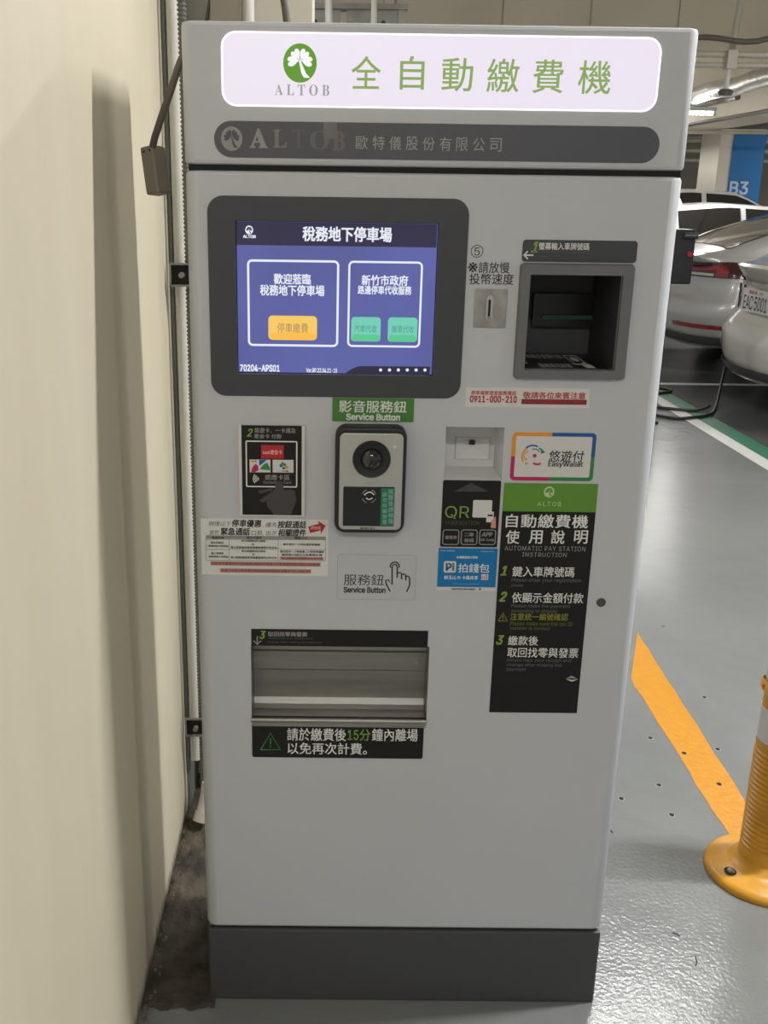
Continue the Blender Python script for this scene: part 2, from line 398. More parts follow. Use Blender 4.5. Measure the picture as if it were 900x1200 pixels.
# painted lines
def paint(name, pts, m, h=.0012):
    v = [(x, y, 0.0001) for x, y in pts] + [(x, y, h) for x, y in pts]; n = len(pts)
    a = sum(pts[k][0]*pts[(k+1)%n][1]-pts[(k+1)%n][0]*pts[k][1] for k in range(n))
    top = tuple(range(n, 2*n)); f = [top if a > 0 else top[::-1]]
    f += [(k, (k+1)%n, (k+1)%n+n, k+n) if a > 0 else (k+n, (k+1)%n+n, (k+1)%n, k) for k in range(n)]
    return parent(obj(name, v, f, m), fl)
M_YEL = mat('yellow_line_paint', (.50, .215, .008), .35, noise=.05, nscale=30, bump=.25, bscale=50)
M_LW = mat('white_line_paint', (.55, .56, .54), .5, noise=.08, nscale=20)
M_LG = mat('green_line_paint', (.012, .13, .065), .5, noise=.1, nscale=20)
# yellow stripe: ragged edges
A, B, C_, D = Vector((.962, 1.80)), Vector((.800, 1.30)), Vector((.835, .53)), Vector((.955, .70))
A, B = Vector((.947, 1.745)), Vector((.823, 1.384))
E1, E2 = Vector((.832, .52)), Vector((.930, .70))
pts = []
for k in range(15): p = B.lerp(E1, k/14); pts.append((p.x+random.uniform(-.003, .003), p.y))
pts += [(.93, .60)]
for k in range(15): p = E2.lerp(A, k/14); pts.append((p.x+random.uniform(-.003, .003), p.y))
paint('yellow_line', pts, M_YEL)
# bays: green and white edge line and white divider
paint('white_bay_line', [(2.26, 6.6), (2.33, 4.0), (2.37, 2.0), (2.47, 2.0), (2.43, 4.0), (2.36, 6.6)], M_LW)
paint('green_bay_line', [(2.36, 6.6), (2.43, 4.0), (2.47, 2.0), (2.60, 2.0), (2.56, 4.0), (2.49, 6.6)], M_LG)
paint('white_bay_line', [(2.49, 6.68), (7.2, 6.68), (7.2, 6.76), (2.25, 6.76), (2.25, 6.6), (2.49, 6.6)], M_LW)
paint('white_bay_line', [(2.60, 3.95), (7.2, 3.95), (7.2, 4.03), (2.60, 4.03)], M_LW)
# drilled anchor holes
mh = mat('hole_black', (.006, .006, .006), .9); mr = mat('hole_rim', (.22, .22, .21), .7)
for x, y in ((.611, .699), (.777, 1.008), (.728, .764), (.719, .629), (.531, .60), (1.02, 1.26), (.847, .925), (.889, .77), (.95, .95), (.755, .085)):
    m_ = MB(); z = .0016 if (x, y) in ((.847, .925), (.889, .77)) else .0006
    a = [(x+.0062*math.cos(t)*(1+.15*math.sin(3*t)), y+.0075*math.sin(t), z) for t in [k*math.pi/8 for k in range(16)]]
    b = [(x+.0085*math.cos(t), y+.0100*math.sin(t), .0001) for t in [k*math.pi/8 for k in range(16)]]
    m_.add(a, [tuple(range(16))], 0); m_.add(a+b, [(k, 16+k, 16+(k+1)%16, (k+1)%16) for k in range(16)], 1)
    m_.obj('anchor_hole', [mh, mr], fl)
# small scratch and hair like marks
mb = MB()
for x, y, dx, dy in ((.585, .2, .012, -.012), (.62, 2.0, .02, -.03), (.55, .55, -.01, .02), (.6, .1, .01, .03), (1.05, 1.8, .015, .0)):
    mb.tube([(x, y, .0012), (x+dx*.5+.003, y+dy*.5, .0014), (x+dx, y+dy, .0012)], .0010, 5)
tag(mb.obj('scrap_fibre', M_GAP), 'tiny dark scraps lying on the grey floor right of the machine', 'debris', kind='stuff')

# far beams and pillars
def beam(x0, x1, y0, y1, z0, z1, seams, name='trim_1'):
    o = MB().box(x0, x1, y0+.02, y1, z0, z1).obj(name, M_CEIL); tag(o, kind='structure')
    s_ = [x0]+seams+[x1]
    for a, b in zip(s_[:-1], s_[1:]): MB().box(a+.008, b-.008, y0, y0+.02, z0, z1).obj('panel', M_CEIL, o)
beam(-3, 15, 9.0, 9.5, 2.78, 3.35, [-1.2, .3, 1.42, 2.25, 3.08, 4.1, 5.4, 7, 9, 11])
beam(-3, 4.5, 15.6, 16.4, 2.55, 3.35, [0, 3], 'trim_2')
o = MB().box(4.55, 5.45, 9.5, 23.6, 2.38, 3.35).obj('trim_3', M_CEIL); tag(o, kind='structure')

M_SIGNB = mat('pillar_blue_paint', (.0, .125, .36), .45, noise=.03, nscale=3)
M_SIGNW = mat('pillar_white_print', (.45, .55, .68), .5)
def pillar(x0, x1, y0, y1, xs, name, label, text=None):
    e = empty(name, ((x0+x1)/2, (y0+y1)/2, 0), label, 'pillar')
    MB().box(x0, x1, y0, y1, 0, 2.375 if text else 3.3).obj('shaft', M_CREAM, e)
    b = MB().box(xs, x1+.003, y0-.006, y0, .6, 2.31).obj('painted_panel', M_SIGNB, e); b['label'] = 'blue painted panel'
    MB().box(x1, x1+.006, y0-.006, y1, .6, 2.31).obj('painted_panel', M_SIGNB, e)
    if text:
        v, f = text_mesh(text, 0, 0); ax = min(p[0] for p in v); bx = max(p[0] for p in v); hy = max(p[1] for p in v)
        v, f = [(a+dx, b_+dy) for dx, dy in ((-.018, -.018), (.018, -.018), (-.018, .018), (.018, .018)) for a, b_ in v], [tuple(i+k*len(v) for i in q) for k in range(4) for q in f]
        obj('lettering', [(xs+.035+(p[0]-ax)/(bx-ax)*.26, y0-.010-.0001*(i//(len(v)//4)), 1.49+p[1]/hy*.17) for i, p in enumerate(v)], f, M_SIGNW, b)
pillar(5.39, 6.04, 14.0, 14.8, 5.57, 'square_pillar', 'square cream pillar with blue panel reading B3 behind the cars', 'B3')
pillar(8.35, 9.2, 19.0, 19.8, 8.6, 'square_pillar', 'farther cream pillar with blue panel at the right picture edge')
pillar(3.95, 4.3, 17.0, 17.8, 4.2, 'square_pillar', 'distant cream pillar just beside the right edge of the machine top')

# ------------------------------------------------------------------ lamp fittings
M_TUBE = mat('lit_tube', (.9, .9, .88), .4, emit=(1, .97, .9), estr=45)
M_FIT = mat('lamp_housing', (.6, .6, .58), .4)
for k, (x, y, z, a, p) in enumerate(LAMPS):
    lab = ['white tube lamp above the aisle right of the machine', 'white tube lamp behind and right of the machine', 'added unseen tube lamp above the photographer, lighting the machine front', 'added fill tube lamp above the cream car',
           'short lit tube lamp seen right of the machine top', 'added fill tube lamp over the car row further right', 'added fill tube lamp over the driveway', 'added tube lamp hidden behind the machine top, lighting the ceiling beam', 'added fill tube lamp beyond the blue pillar', 'added fill tube lamp at the far end of the hall'][k]
    e = empty('tube_lamp', (x, y, z), lab, 'lamp')
    MB().tube([(x-.6, y, z), (x+.6, y, z)], .016, 10).obj('tube', M_TUBE, e)
    MB().box(x-.63, x+.63, y-.03, y+.03, z+.02, z+.06).obj('housing', M_FIT, e)
    MB().box(x-.63, x-.6, y-.02, y+.02, z-.02, z+.02).obj('lamp_holder', M_FIT, e); MB().box(x+.6, x+.63, y-.02, y+.02, z-.02, z+.02).obj('lamp_holder', M_FIT, e)
    for dx in (-.2, .2): MB().tube([(x+dx, y, z+.06), (x+dx, y, 3.35)], .004, 6).obj('suspension_rod', M_GALV, e)

# ------------------------------------------------------------------ ceiling services right of the machine top
def pipe(name, pts, r, m, label, cat='pipe', group=None, n=12):
    o = MB().tube(pts, r, n).obj(name, m, smooth=50, loc=pts[0]); return tag(o, label, cat, group)
cab = []
for k in range(30):
    x = 1.8+k*.1; z = 2.655 + (.018*math.sin(k*.8)) + max(0, x-3.05)**1.5*.22; cab.append((x, 7.28, z))
pipe('cable_bundle', cab, .022, M_CABLE, 'dark sagging cable bundle crossing in front of the ceiling beam', 'cable')
for z, r, t in ((2.575, .026, 'upper of two level cream pipes under the cable bundle'), (2.495, .022, 'lower of two level cream pipes under the cable bundle')):
    pipe('ceiling_pipe', [(1.2, 7.5, z), (7.5, 7.5, z)], r, M_PIPE, t)
e = empty('pipe_hanger', (3.07, 7.48, 2.26), 'thin white vertical drop pipe with clamp crossing the level pipes', 'pipe')
MB().tube([(3.13, 7.50, 3.35), (3.085, 7.50, 2.60)], .026, 10).obj('upper_rod', M_PIPE, e, smooth=50)
MB().box(3.04, 3.12, 7.44, 7.56, 2.465, 2.605).obj('clamp', M_PIPE, e)
MB().tube([(3.07, 7.48, 2.46), (3.06, 7.46, 2.30)], .022, 10).obj('lower_rod', M_PIPEW, e, smooth=50)
MB().lathe([(.05, 2.26), (.065, 2.29), (.04, 2.31)], 3.06, 7.46, 12).obj('end_fitting', M_CABLE, e)
pts = [(3.62+.01*math.sin(k*2.1), 7.65+.3*k, 2.465+.012*math.sin(k*1.3)) for k in range(36)]
pipe('insulated_duct', pts, .085, M_INSUL, 'thick crinkled foil insulated pipe running away below the cream pipes', 'pipe')
pipe('ceiling_pipe', [(4.25, 7.7, 2.30), (4.25, 20, 2.30)], .022, M_CABLE, 'dark receding pipe just below the foil insulated pipe')
pipe('ceiling_pipe', [(3.95, 9.6, 2.43), (3.95, 20, 2.43)], .03, M_CABLE, 'dark receding pipe between the foil pipe and the concrete beam')
pipe('ceiling_pipe', [(2.6, 12.6, 2.235), (9.5, 12.2, 2.27)], .022, M_PIPE, 'cream pipe running over the top of the blue pillar')
e = empty('cable_tray', (6.0, 12.0, 2.5), 'pale steel cable tray hanging across above the blue pillar', 'tray')
mb = MB(); mb.box(5.5, 9.5, 11.8, 12.15, 2.46, 2.475).obj('tray_base', M_GALV, e)
for y in (11.8, 12.15): MB().box(5.5, 9.5, y-.005, y+.005, 2.46, 2.53).obj('side_rail', M_GALV, e)
for x in (5.7, 7.2, 8.7): MB().tube([(x, 11.98, 2.46), (x, 11.98, 3.35)], .008, 6).obj('hanger_rod', M_GALV, e)
for y, z, w_ in ((17.0, 2.35, 'second from top'), (17.3, 2.2, 'second from bottom'), (17.6, 2.05, 'lowest'), (18.0, 2.45, 'topmost')):
    pipe('wall_pipe', [(3, y, z), (13, y, z)], .035, M_PIPE, w_+' of the far level pipes behind the blue pillar', 'pipe', 'far level pipes behind the pillar')

# services seen above the machine top, left side
e = empty('steel_bracket', (0, 5.0, 2.36), 'grey steel bracket plates with bolts seen just above the machine top', 'bracket')
for a, b in ((-.325, -.12), (-.085, .215)): MB().box(a, b, 5.0, 5.02, 2.33, 2.49).obj('plate', M_GALV, e)
MB().prism_y([(.215, 2.33), (.23, 2.33), (.265, 2.49), (.215, 2.49)], 4.99, 5.02).obj('gusset', M_GALV, e)
MB().box(-.34, .27, 4.98, 5.1, 2.49, 2.52).obj('top_flange', M_GALV, e)
for x in (-.27, .13): MB().tube([(x, 4.985, 2.42), (x, 5.0, 2.42)], .013, 8).obj('bolt', M_DARK, e)
for x in (-.30, .2): MB().tube([(x, 5.05, 2.52), (x, 5.05, 3.35)], .01, 6).obj('rod', M_GALV, e)
pipe('drop_pipe', [(-.365, 4.6, 2.2), (-.375, 4.6, 3.3)], .028, M_PIPEW, 'thick white vertical pipe left of the bracket plates')
pipe('drop_pipe', [(-.185, 4.7, 2.2), (-.205, 4.7, 3.3)], .021, M_PIPEW, 'white vertical pipe crossing the left bracket plate')
pipe('drop_pipe', [(.065, 4.7, 2.2), (.06, 4.7, 3.3)], .017, M_PIPE, 'thin cream vertical pipe crossing the right bracket plate')
pipe('drop_pipe', [(-.40, 4.4, 2.2), (-.52, 4.4, 3.3)], .012, M_CABLE, 'dark leaning cable just left of the thick white pipe', 'cable')

# on the back wall left of the machine
e = empty('conduit_riser', (-.455, .62, 0), 'grey ribbed flexible conduit rising behind the left edge of the machine', 'conduit')
v = []; prof = []
z = .08
while z < 2.6:
    prof += [(.0075, z), (.0098, z+.002), (.0098, z+.0045), (.0075, z+.0065)]; z += .0085
MB().lathe(prof, -.449, .60, 10).obj('ribbed_sleeve', M_FLEX, e, smooth=True)
pipe('white_pipe', [(-.474, .64, .14), (-.474, .64, 3.3)], .0125, M_PIPEW, 'straight white pipe in the corner beside the ribbed conduit')
tag(MB().box(-.4965, -.489, .64, .79, 0, 3.3).obj('corner_angle', mat('dull_green_grey', (.17, .185, .165), .5)), 'dull green grey metal angle capping the end of the cream wall', 'trim')
for z, t in ((1.315, 'upper black channel clamp holding the corner pipes'), (.262, 'lower black channel clamp holding the corner pipes')):
    e = empty('pipe_clamp', (-.46, .58, z), t, 'clamp')
    mb = MB(); mb.box(-.488, -.43, .575, .58, z-.024, z-.020); mb.box(-.488, -.43, .575, .58, z+.020, z+.024); mb.box(-.488, -.484, .575, .58, z-.02, z+.02); mb.box(-.484, -.40, .58, .583, z-.02, z+.02, 1)
    mb.obj('channel', [M_GALV, M_GAP], e); MB().tube([(-.462, .565, z), (-.462, .58, z)], .006, 8).obj('bolt', M_GALV, e)
tag(MB().box(-.405, -.345, .70, .80, 0, 3.3).obj('wall_duct', mat('taupe_duct', (.27, .235, .18), .55)), 'taupe square duct on the back wall above the machine', 'duct')
pipe('white_pipe', [(-.333, .75, 0), (-.333, .75, 3.3)], .014, M_PIPEW, 'white pipe right of the taupe duct on the back wall')
pipe('loose_cable', [(-.425+.0*k, .72, 1.55+.05*k) if k < 4 else (-.425+.006*(k-4)**1.5, .72, 1.55+.05*k) for k in range(14)], .0035, M_CABLE, 'thin dark cable bowing beside the taupe duct', 'cable')
pipe('loose_cable', [(-.245-.0008*k**2, .69, 1.75+.03*k) for k in range(14)], .008, M_CABLE, 'thicker brown cable leaning left above the machine', 'cable')
# pale pipe offcut on the ground behind the machine's left edge
e = empty('pipe_elbow', (-.45, .55, 0), 'short pale plastic pipe end standing at the foot of the corner pipes', 'pipe')
MB().tube([(-.449, .555, .045), (-.441, .572, .08), (-.437, .58, .11)], .015, 14).obj('elbow', M_PIPE, e, smooth=50)
MB().tube([(-.455, .545, .024), (-.449, .555, .045)], .018, 14).obj('collar', M_PIPE, e, smooth=50)

# ------------------------------------------------------------------ machine
W2 = .371; DEP = .27; ZH = 1.715; ZD1 = 1.513; ZH0 = 1.5215; ZP = .166
K = empty('payment_kiosk', (0, DEP/2, 0), 'tall light grey parking payment machine with lit sign, screen and stickers', 'payment machine')
def wrap_shell(name, x0, x1, z0, z1, r, holes, m, par, yb=DEP, top=True, bottom=True, rv=.006):
    """front sheet with rounded vertical corners, small rounding on the top and bottom edges, rectangular holes"""
    mb = MB(); n = 8
    # corner profiles
    Lp = [(x0, yb)] + [(x0+r-r*math.cos(R(90*k/n)), r-r*math.sin(R(90*k/n))) for k in range(n+1)]
    Rp = [(x0+x1-x, y) for x, y in Lp]
    e = rv
    zs = [(z0, e), (z0+e*.3, e*.3), (z0+e, 0), (z1-e, 0), (z1-e*.3, e*.3), (z1, e)]
    for P, flip in ((Lp, 0), (Rp, 1)):
        m0 = len(P); v = []; f = []
        cxx, cyy = (x0+r, r) if not flip else (x1-r, r)
        for z, d in zs:
            for (x, y) in P:
                if y >= r: xx = x + (d if not flip else -d); yy_ = y
                else:
                    k = 1-d/r; xx = cxx+(x-cxx)*k; yy_ = cyy+(y-cyy)*k
                v.append((xx, yy_, z))
        for a in range(len(zs)-1):
            for b in range(m0-1):
                q = (a*m0+b, a*m0+b+1, (a+1)*m0+b+1, (a+1)*m0+b); f.append(q if not flip else q[::-1])
        mb.add(v, f)
    X0, X1, Z0, Z1 = x0+r, x1-r, z0+e, z1-e
    xs = sorted({X0, X1, *[h[0] for h in holes], *[h[1] for h in holes]}); zz = sorted({Z0, Z1, *[h[2] for h in holes], *[h[3] for h in holes]})
    for a, b in zip(xs[:-1], xs[1:]):
        for c, d in zip(zz[:-1], zz[1:]):
            mx, mz = (a+b)/2, (c+d)/2
            if any(h[0] < mx < h[1] and h[2] < mz < h[3] for h in holes): continue
            mb.add([(a, 0, c), (b, 0, c), (b, 0, d), (a, 0, d)], [(0, 1, 2, 3)])
    for h in holes:      # sheet thickness around holes
        a, b, c, d = h; t = .003
        mb.add([(a,0,c),(b,0,c),(b,0,d),(a,0,d),(a,t,c),(b,t,c),(b,t,d),(a,t,d)], [(0,4,5,1),(1,5,6,2),(2,6,7,3),(3,7,4,0)])
    # rolled top and bottom edges of the flat part
    for s_, zc in ((1, z1), (-1, z0)):
        prof = [(0, zc-s_*e), (e*.3, zc-s_*e*.3), (e, zc)]
        for (ya, za), (yb_, zb_) in zip(prof[:-1], prof[1:]):
            q = [(X0, ya, za), (X1, ya, za), (X1, yb_, zb_), (X0, yb_, zb_)]; mb.add(q, [(0, 1, 2, 3) if s_ > 0 else (3, 2, 1, 0)])
        # cap
        mb.add([(x0+e, e, zc), (x1-e, e, zc), (x1-e, yb, zc), (x0+e, yb, zc)], [(0, 1, 2, 3) if s_ > 0 else (3, 2, 1, 0)])
    mb.add([(x0, yb, z0), (x1, yb, z0), (x1, yb, z1), (x0, yb, z1)], [(3, 2, 1, 0)])
    return mb.obj(name, m, par, smooth=35)

note = FB(617, 322, 724, 433)
qr = FB(521.5, 500.5, 589.5, 563)
tray = FB(294.5, 757, 501.5, 846)
scr = FB(277, 260, 511, 439)
scr_hole = scr
header = wrap_shell('header_housing', -W2, W2, ZH0, ZH, .016, [], M_FACE, K)
door = wrap_shell('front_door', -W2, W2, ZP+.004, ZD1, .020, [note, qr, tray, scr_hole], M_FACE, K)
MB().box(-W2+.006, W2-.006, .006, DEP-.01, ZD1, ZH0).obj('gap_seal', M_GAP, K)
bev(MB().box(-W2+.002, W2-.001, .002, DEP-.005, 0, ZP-.003).obj('plinth', M_PLINTH, K), .004)
MB().box(-W2+.008, W2-.008, .012, DEP-.01, ZP-.003, ZP+.004).obj('gap_seal', M_GAP, K)

# header sign
M_SIGNLIT = mat('lit_acrylic', (.18, .17, .19), .3, emit=s2l(234, 226, 240), estr=.86)
M_SIGNRIM = mat('lit_acrylic_rim', (.3, .3, .3), .3, emit=(1, .98, 1), estr=1.15)
M_SG = mat('backlit_green', (.15, .22, .06), .5, emit=s2l(128, 158, 88), estr=.72)
M_SG2 = mat('backlit_logo_green', (.08, .2, .02), .5, emit=s2l(78, 135, 30), estr=.75)
M_SGR = mat('backlit_grey', (.2, .2, .2), .5, emit=s2l(150, 148, 150), estr=.7)
M_SW = mat('backlit_white', (.2, .2, .2), .5, emit=(.93, .9, .95), estr=.85)
rim = slab('sign_rim', (259.5, 40, 773, 128), M_SIGNRIM, K, 0, .0012, 16)
sign = slab('lit_sign_panel', (261.5, 42, 771, 126), M_SIGNLIT, K, -.0012, .0012, 14.5); sign['label'] = 'glowing lavender white sign panel'
p = Print(-.0024)
p.clover(351.5, 74, 18.5, M_SG2, M_SW)
p.text('𝐀 𝐋 𝐓 𝐎 𝐁', 322, 99, 386, 112, M_SGR, .0, 0, 1.0)
for ch, (a, b, c, d) in zip('全自動繳費機', ((412, 66, 446, 104), (469, 66, 497, 105), (518, 68, 554, 107), (571, 69, 608, 108), (625, 70, 660, 109), (678, 71, 716, 110))): p.text(ch, a, b, c, d, M_SG, .006)
p.build('lettering', sign)
# brand strip
def band(name, box, m, par):
    X0, X1, Z0, Z1 = FB(*box); mb = MB(); mb.prism_y(rr(X0, X1, Z0, Z1, (Z1-Z0)/2, 10), -.0008, 0); return mb.obj(name, m, par)
strip = band('brand_strip', (251, 145, 773, 188), M_BRAND, K); strip['label'] = 'dark grey pill shaped strip'
p = Print(-.0008); MF = mat('worn_print', (.28, .28, .27), .5); MF2 = mat('faded_print', (.12, .12, .12), .5); MF3 = mat('faded_brown_print', (.15, .125, .12), .5)
p.clover(271.5, 162.5, 12, MF, M_BRAND)
p.text('𝐀', 293, 151, 313, 173, MF, .02); p.text('𝐋', 320, 152, 336, 173, mat('faded_print_b', (.19, .19, .19), .5), .01); p.text('𝐓', 343, 152, 357, 173, mat('ghost_print', (.115, .112, .12), .5), 0)
p.text('𝐎', 363, 153, 386, 175, mat('ghost_print_b', (.145, .125, .125), .5), 0); p.text('𝐁', 390, 154, 404, 176, MF3, .02)
for k, ch in enumerate('歐特儀股份有限公司'): x = 417+k*19.6; p.text(ch, x, 159+k*.35, x+14, 175+k*.35, mat('strip_print', (.34, .34, .32), .5), .0)
p.build('lettering', strip)
t = slab('tape_piece', (379, 143, 395, 163), M_TAPE, K, -.0008, .0006, 2); t['label'] = 'scrap of clear tape'

# screen
bz = slab('screen_bezel', (245, 231, 545, 465.5), M_BEZEL, None, 0, .003, 22)
# cut the bezel: rebuild as a ring
bpy.data.objects.remove(bz)
def ring_plate(name, outer, inner, m, par, th, y1=0, ro=.02, ri=.001, chamfer=0):
    a = rr(*outer, ro, 8); b_ = rr(*inner, ri, 8); n = len(a); mb = MB(); y0 = y1-th
    c = chamfer; a2 = rr(outer[0]+c, outer[1]-c, outer[2]+c, outer[3]-c, max(ro-c, .001), 8)
    v = [(x, y0, z) for x, z in a2] + [(x, y0, z) for x, z in b_] + [(x, y1, z) for x, z in a] + [(x, y1, z) for x, z in b_]
    f = []
    for k in range(n):
        j = (k+1) % n
        f += [(k, j, n+j, n+k), (2*n+k, 2*n+j, j, k), (n+k, n+j, 3*n+j, 3*n+k)]
    mb.add(v, f); return mb.obj(name, m, par, smooth=35)
bezel = ring_plate('screen_bezel', FB(245, 231, 545, 465.5), scr, M_BEZEL, K, .003, 0, .024, .001, .0015)
X0, X1, Z0, Z1 = scr
MB().box(X0-.01, X1+.01, .016, .018, Z0-.01, Z1+.01).obj('screen_backing', M_GAP, K)
ML = lambda n, rgb, s=1.0: mat('screen_'+n, (.01, .01, .012), .25, emit=s2l(*rgb), estr=s)
def scr_mat():
    m = bpy.data.materials.new('screen_blue'); m.use_nodes = True; nt = m.node_tree; b = nt.nodes['Principled BSDF']; N = nt.nodes.new; L = nt.links.new
    b.inputs['Base Color'].default_value = (.01, .01, .012, 1); b.inputs['Roughness'].default_value = .25
    tc = N('ShaderNodeNewGeometry'); n = N('ShaderNodeTexNoise'); n.inputs['Scale'].default_value = 6; L(tc.outputs['Position'], n.inputs['Vector'])
    mx = N('ShaderNodeMix'); mx.data_type = 'RGBA'; mx.inputs['A'].default_value = (*s2l(78, 84, 138), 1); mx.inputs['B'].default_value = (*s2l(98, 104, 178), 1)
    L(n.outputs['Fac'], mx.inputs['Factor']); L(mx.outputs['Result'], b.inputs['Emission Color']); b.inputs['Emission Strength'].default_value = .95
    return m
sy_ = .006
screen = MB().box(X0+.0012, X1-.0012, sy_, .014, Z0+.0012, Z1-.0012).obj('display', [scr_mat()], K); screen['label'] = 'lit blue touch screen'
p = Print(sy_)
W_ = ML('white', (226, 230, 240)); HD = ML('header', (42, 38, 66)); FT = ML('footer', (36, 34, 62))
p.rect(277, 261, 512, 288.5, HD)
p.clover(292, 269.5, 4.6, W_, HD); p.text('ALTOB', 285, 275.5, 299.5, 278.8, W_, .04)
p.text('稅務地下停車場', 355, 266, 459, 283, W_, .03)
p.frame(290, 304.5, 397, 406, W_, 2.6, 6); p.frame(407.5, 306, 494, 407, W_, 2.4, 6)
p.text('歡迎蒞臨', 321, 321, 364, 333, W_, .025); p.text('稅務地下停車場', 305, 334, 380, 346.5, W_, .025)
p.text('新竹市政府', 424, 322.5, 478, 334.5, W_, .025); p.text('路邊停車代收服務', 419.5, 335, 482, 345, W_, .025)
OR_ = ML('button_orange', (240, 196, 96)); OR2 = ML('button_orange_low', (250, 184, 70)); GN = ML('button_green', (110, 200, 176)); GN2 = ML('button_green_low', (84, 196, 140))
p.rect(314.5, 370, 371.5, 398.5, OR_, 5); p.rect(316, 390, 370, 398, OR2, 4); p.text('停車繳費', 325, 378.5, 361, 390, ML('button_text_brown', (168, 126, 88)), .0)
p.rect(411.5, 371.5, 446, 400, GN, 4); p.rect(412.5, 392, 445, 399.5, GN2, 4); p.text('汽車代收', 415, 381, 441.5, 389.5, ML('button_text_green', (76, 140, 132)), 0)
p.rect(454.5, 372, 489, 400.5, GN, 4); p.rect(455.5, 392.5, 488, 400, GN2, 4); p.text('機車代收', 459, 381.5, 485, 390, ML('button_text_green', (76, 140, 132)), 0)
p.text('70204-APS01', 281.5, 427.5, 327.5, 435, W_, .03); p.text('Ver.RP.23.04.21-15', 359, 431.5, 395, 436.5, W_, .02)
p.poly([(403, 438), (413, 432), (420, 429), (504, 429.5), (503, 439.5), (404, 438.5)], FT)
for k in range(6): p.disc(446+k*10.4, 433.5, 1.9, W_)
p.build('screen_graphics', screen)

# coin slot
pl = slab('coin_slot_plate', (555.5, 338, 593.5, 384), M_STEELD, K, 0, .0018, 2, .0006)
p_ = MB(); X, Z = F(573.5, 361, -.0018)
p_.prism_y(rr(X-.0052, X+.0052, Z-.019, Z+.019, .005, 5), -.0040, -.0018); p_.obj('slot_guide', M_SILVER, pl)
p_ = MB(); p_.prism_y(rr(X-.0022, X+.0014, Z-.015, Z+.013, .0018, 4), -.0044, -.0040); p_.obj('slot_opening', M_GAP, pl)
p_ = MB(); p_.lathe([(.0, .0), (.0025, .0005), (.0035, .002)], 0, 0, 10); 
MB().tube([(X, -.0055, Z-.015), (X, -.004, Z-.015)], .003, 10).obj('slot_drop', M_STEEL, pl)
p = Print(0)
p.ring(559, 294.5, 7.3, M_PBLACK, .9); p.text('5', 555.8, 290, 562.5, 299.5, M_PBLACK, 0.0)
p.text('※', 548.5, 307.5, 559.5, 319, M_PBLACK, .008); p.text('請放慢', 561, 307, 597, 320, M_PBLACK, .008); p.text('投幣速度', 550, 320.5, 602, 333.5, M_PBLACK, .008)
o = p.build('lettering', K); o['label'] = 'black printed coin notice in small characters'

# note acceptor
lab1 = slab('step_label', (612, 281.5, 746.5, 307.5), M_BEZEL, K, 0, .0008, 4)
p = Print(-.0008)
p.text('1', 623, 283.5, 630, 295.5, M_PGREEN, .03, .3); p.text('螢幕輸入車牌號碼', 631.5, 284.5, 690.5, 293, M_PWHITE, .012)
p.text('Please enter your registration', 631.5, 293.8, 692, 297.5, M_PDIM, 0, .2); p.text('plate', 631.5, 299.5, 642, 303, M_PDIM, 0, .2)
p.line([(614.5, 299), (625, 299)], M_PWHITE, 1.8); p.line([(618.5, 294.5), (614, 299), (618.5, 303.5)], M_PWHITE, 1.8)
p.build('lettering', lab1)
fr = ring_plate('note_slot_frame', FB(605, 308.5, 738, 444.5), note, M_FRAME, K, .009, 0, .007, .001, .002)
NX0, NX1, NZ0, NZ1 = note
rc = recess('note_recess', *note, .17, mat('recess_charcoal', (.05, .05, .055), .5), K, .003, 0)
sl = MB(); bx = FB(623, 343.5, 704.5, 381, .17)
sl.box(bx[0], bx[1], .155, .170, bx[2], bx[3]); sl.obj('note_slot_block', mat('slot_black', (.003, .003, .003), .3), rc)
MB().prism_y(rr(bx[0]+.014, bx[1]-.018, bx[2]+.012, bx[2]+.019, .003), .150, .155).obj('green_slot_light', mat('dull_green_plastic', (.008, .05, .032), .4), rc)
# sticker on the recess floor (lies flat, written towards the viewer)
def floor_print(par, zf, build, thick=.0006):
    pass
bp_ = MB(); fx0, fx1 = NX0+.004, NX1-.006
bp_.box(fx0, fx1, .004, .155, NZ0, NZ0+.0008); stk = bp_.obj('floor_sticker', M_SBLACK, rc)
mbt = MB(); FM = [M_PWHITE, M_PGREEN, M_PDIM]
def ftext(t, x0, x1, y0, y1, m, bold=0, shear=0):
    v, f = text_mesh(t, 0, shear); ax, bx_ = min(q[0] for q in v), max(q[0] for q in v); ay, by = min(q[1] for q in v), max(q[1] for q in v)
    mbt.add([(x0+(q[0]-ax)/(bx_-ax)*(x1-x0), y0+(q[1]-ay)/(by-ay)*(y1-y0), NZ0+.0011) for q in v], f, m)
sx = (fx1-fx0)
ftext('2', fx0+.008, fx0+.018, .095, .145, 1, .02, .2); ftext('依顯示金額付款', fx0+.022, fx0+.082, .105, .145, 0, .02)
ftext('Please make the payment according to', fx0+.022, fx0+.085, .082, .100, 2); ftext('僅用百元鈔票', fx0+.026, fx0+.078, .012, .050, 0, .02)
mbt.add([(fx0+.003, .075, NZ0+.0012), (fx0+.010, .105, NZ0+.0012), (fx0+.017, .075, NZ0+.0012), (fx0+.010, .088, NZ0+.0012)], [(0, 3, 2, 1)], 0)
mbt.add([(fx0+.0085, .045, NZ0+.0012), (fx0+.0115, .045, NZ0+.0012), (fx0+.0115, .09, NZ0+.0012), (fx0+.0085, .09, NZ0+.0012)], [(0, 1, 2, 3)], 0)
a = rr(fx0+.086, fx0+.108, .04, .140, .003); b2 = rr(fx0+.088, fx0+.106, .048, .132, .002)
mbt.add([(x, y, NZ0+.0011) for x, y in a+b2], [(k, (k+1)%len(a), len(a)+(k+1)%len(a), len(a)+k) for k in range(len(a))], 0)
mbt.add([(fx0+.097+.006*math.cos(k*math.pi/8), .095+.024*math.sin(k*math.pi/8), NZ0+.0012) for k in range(16)], [tuple(range(16))], 0)
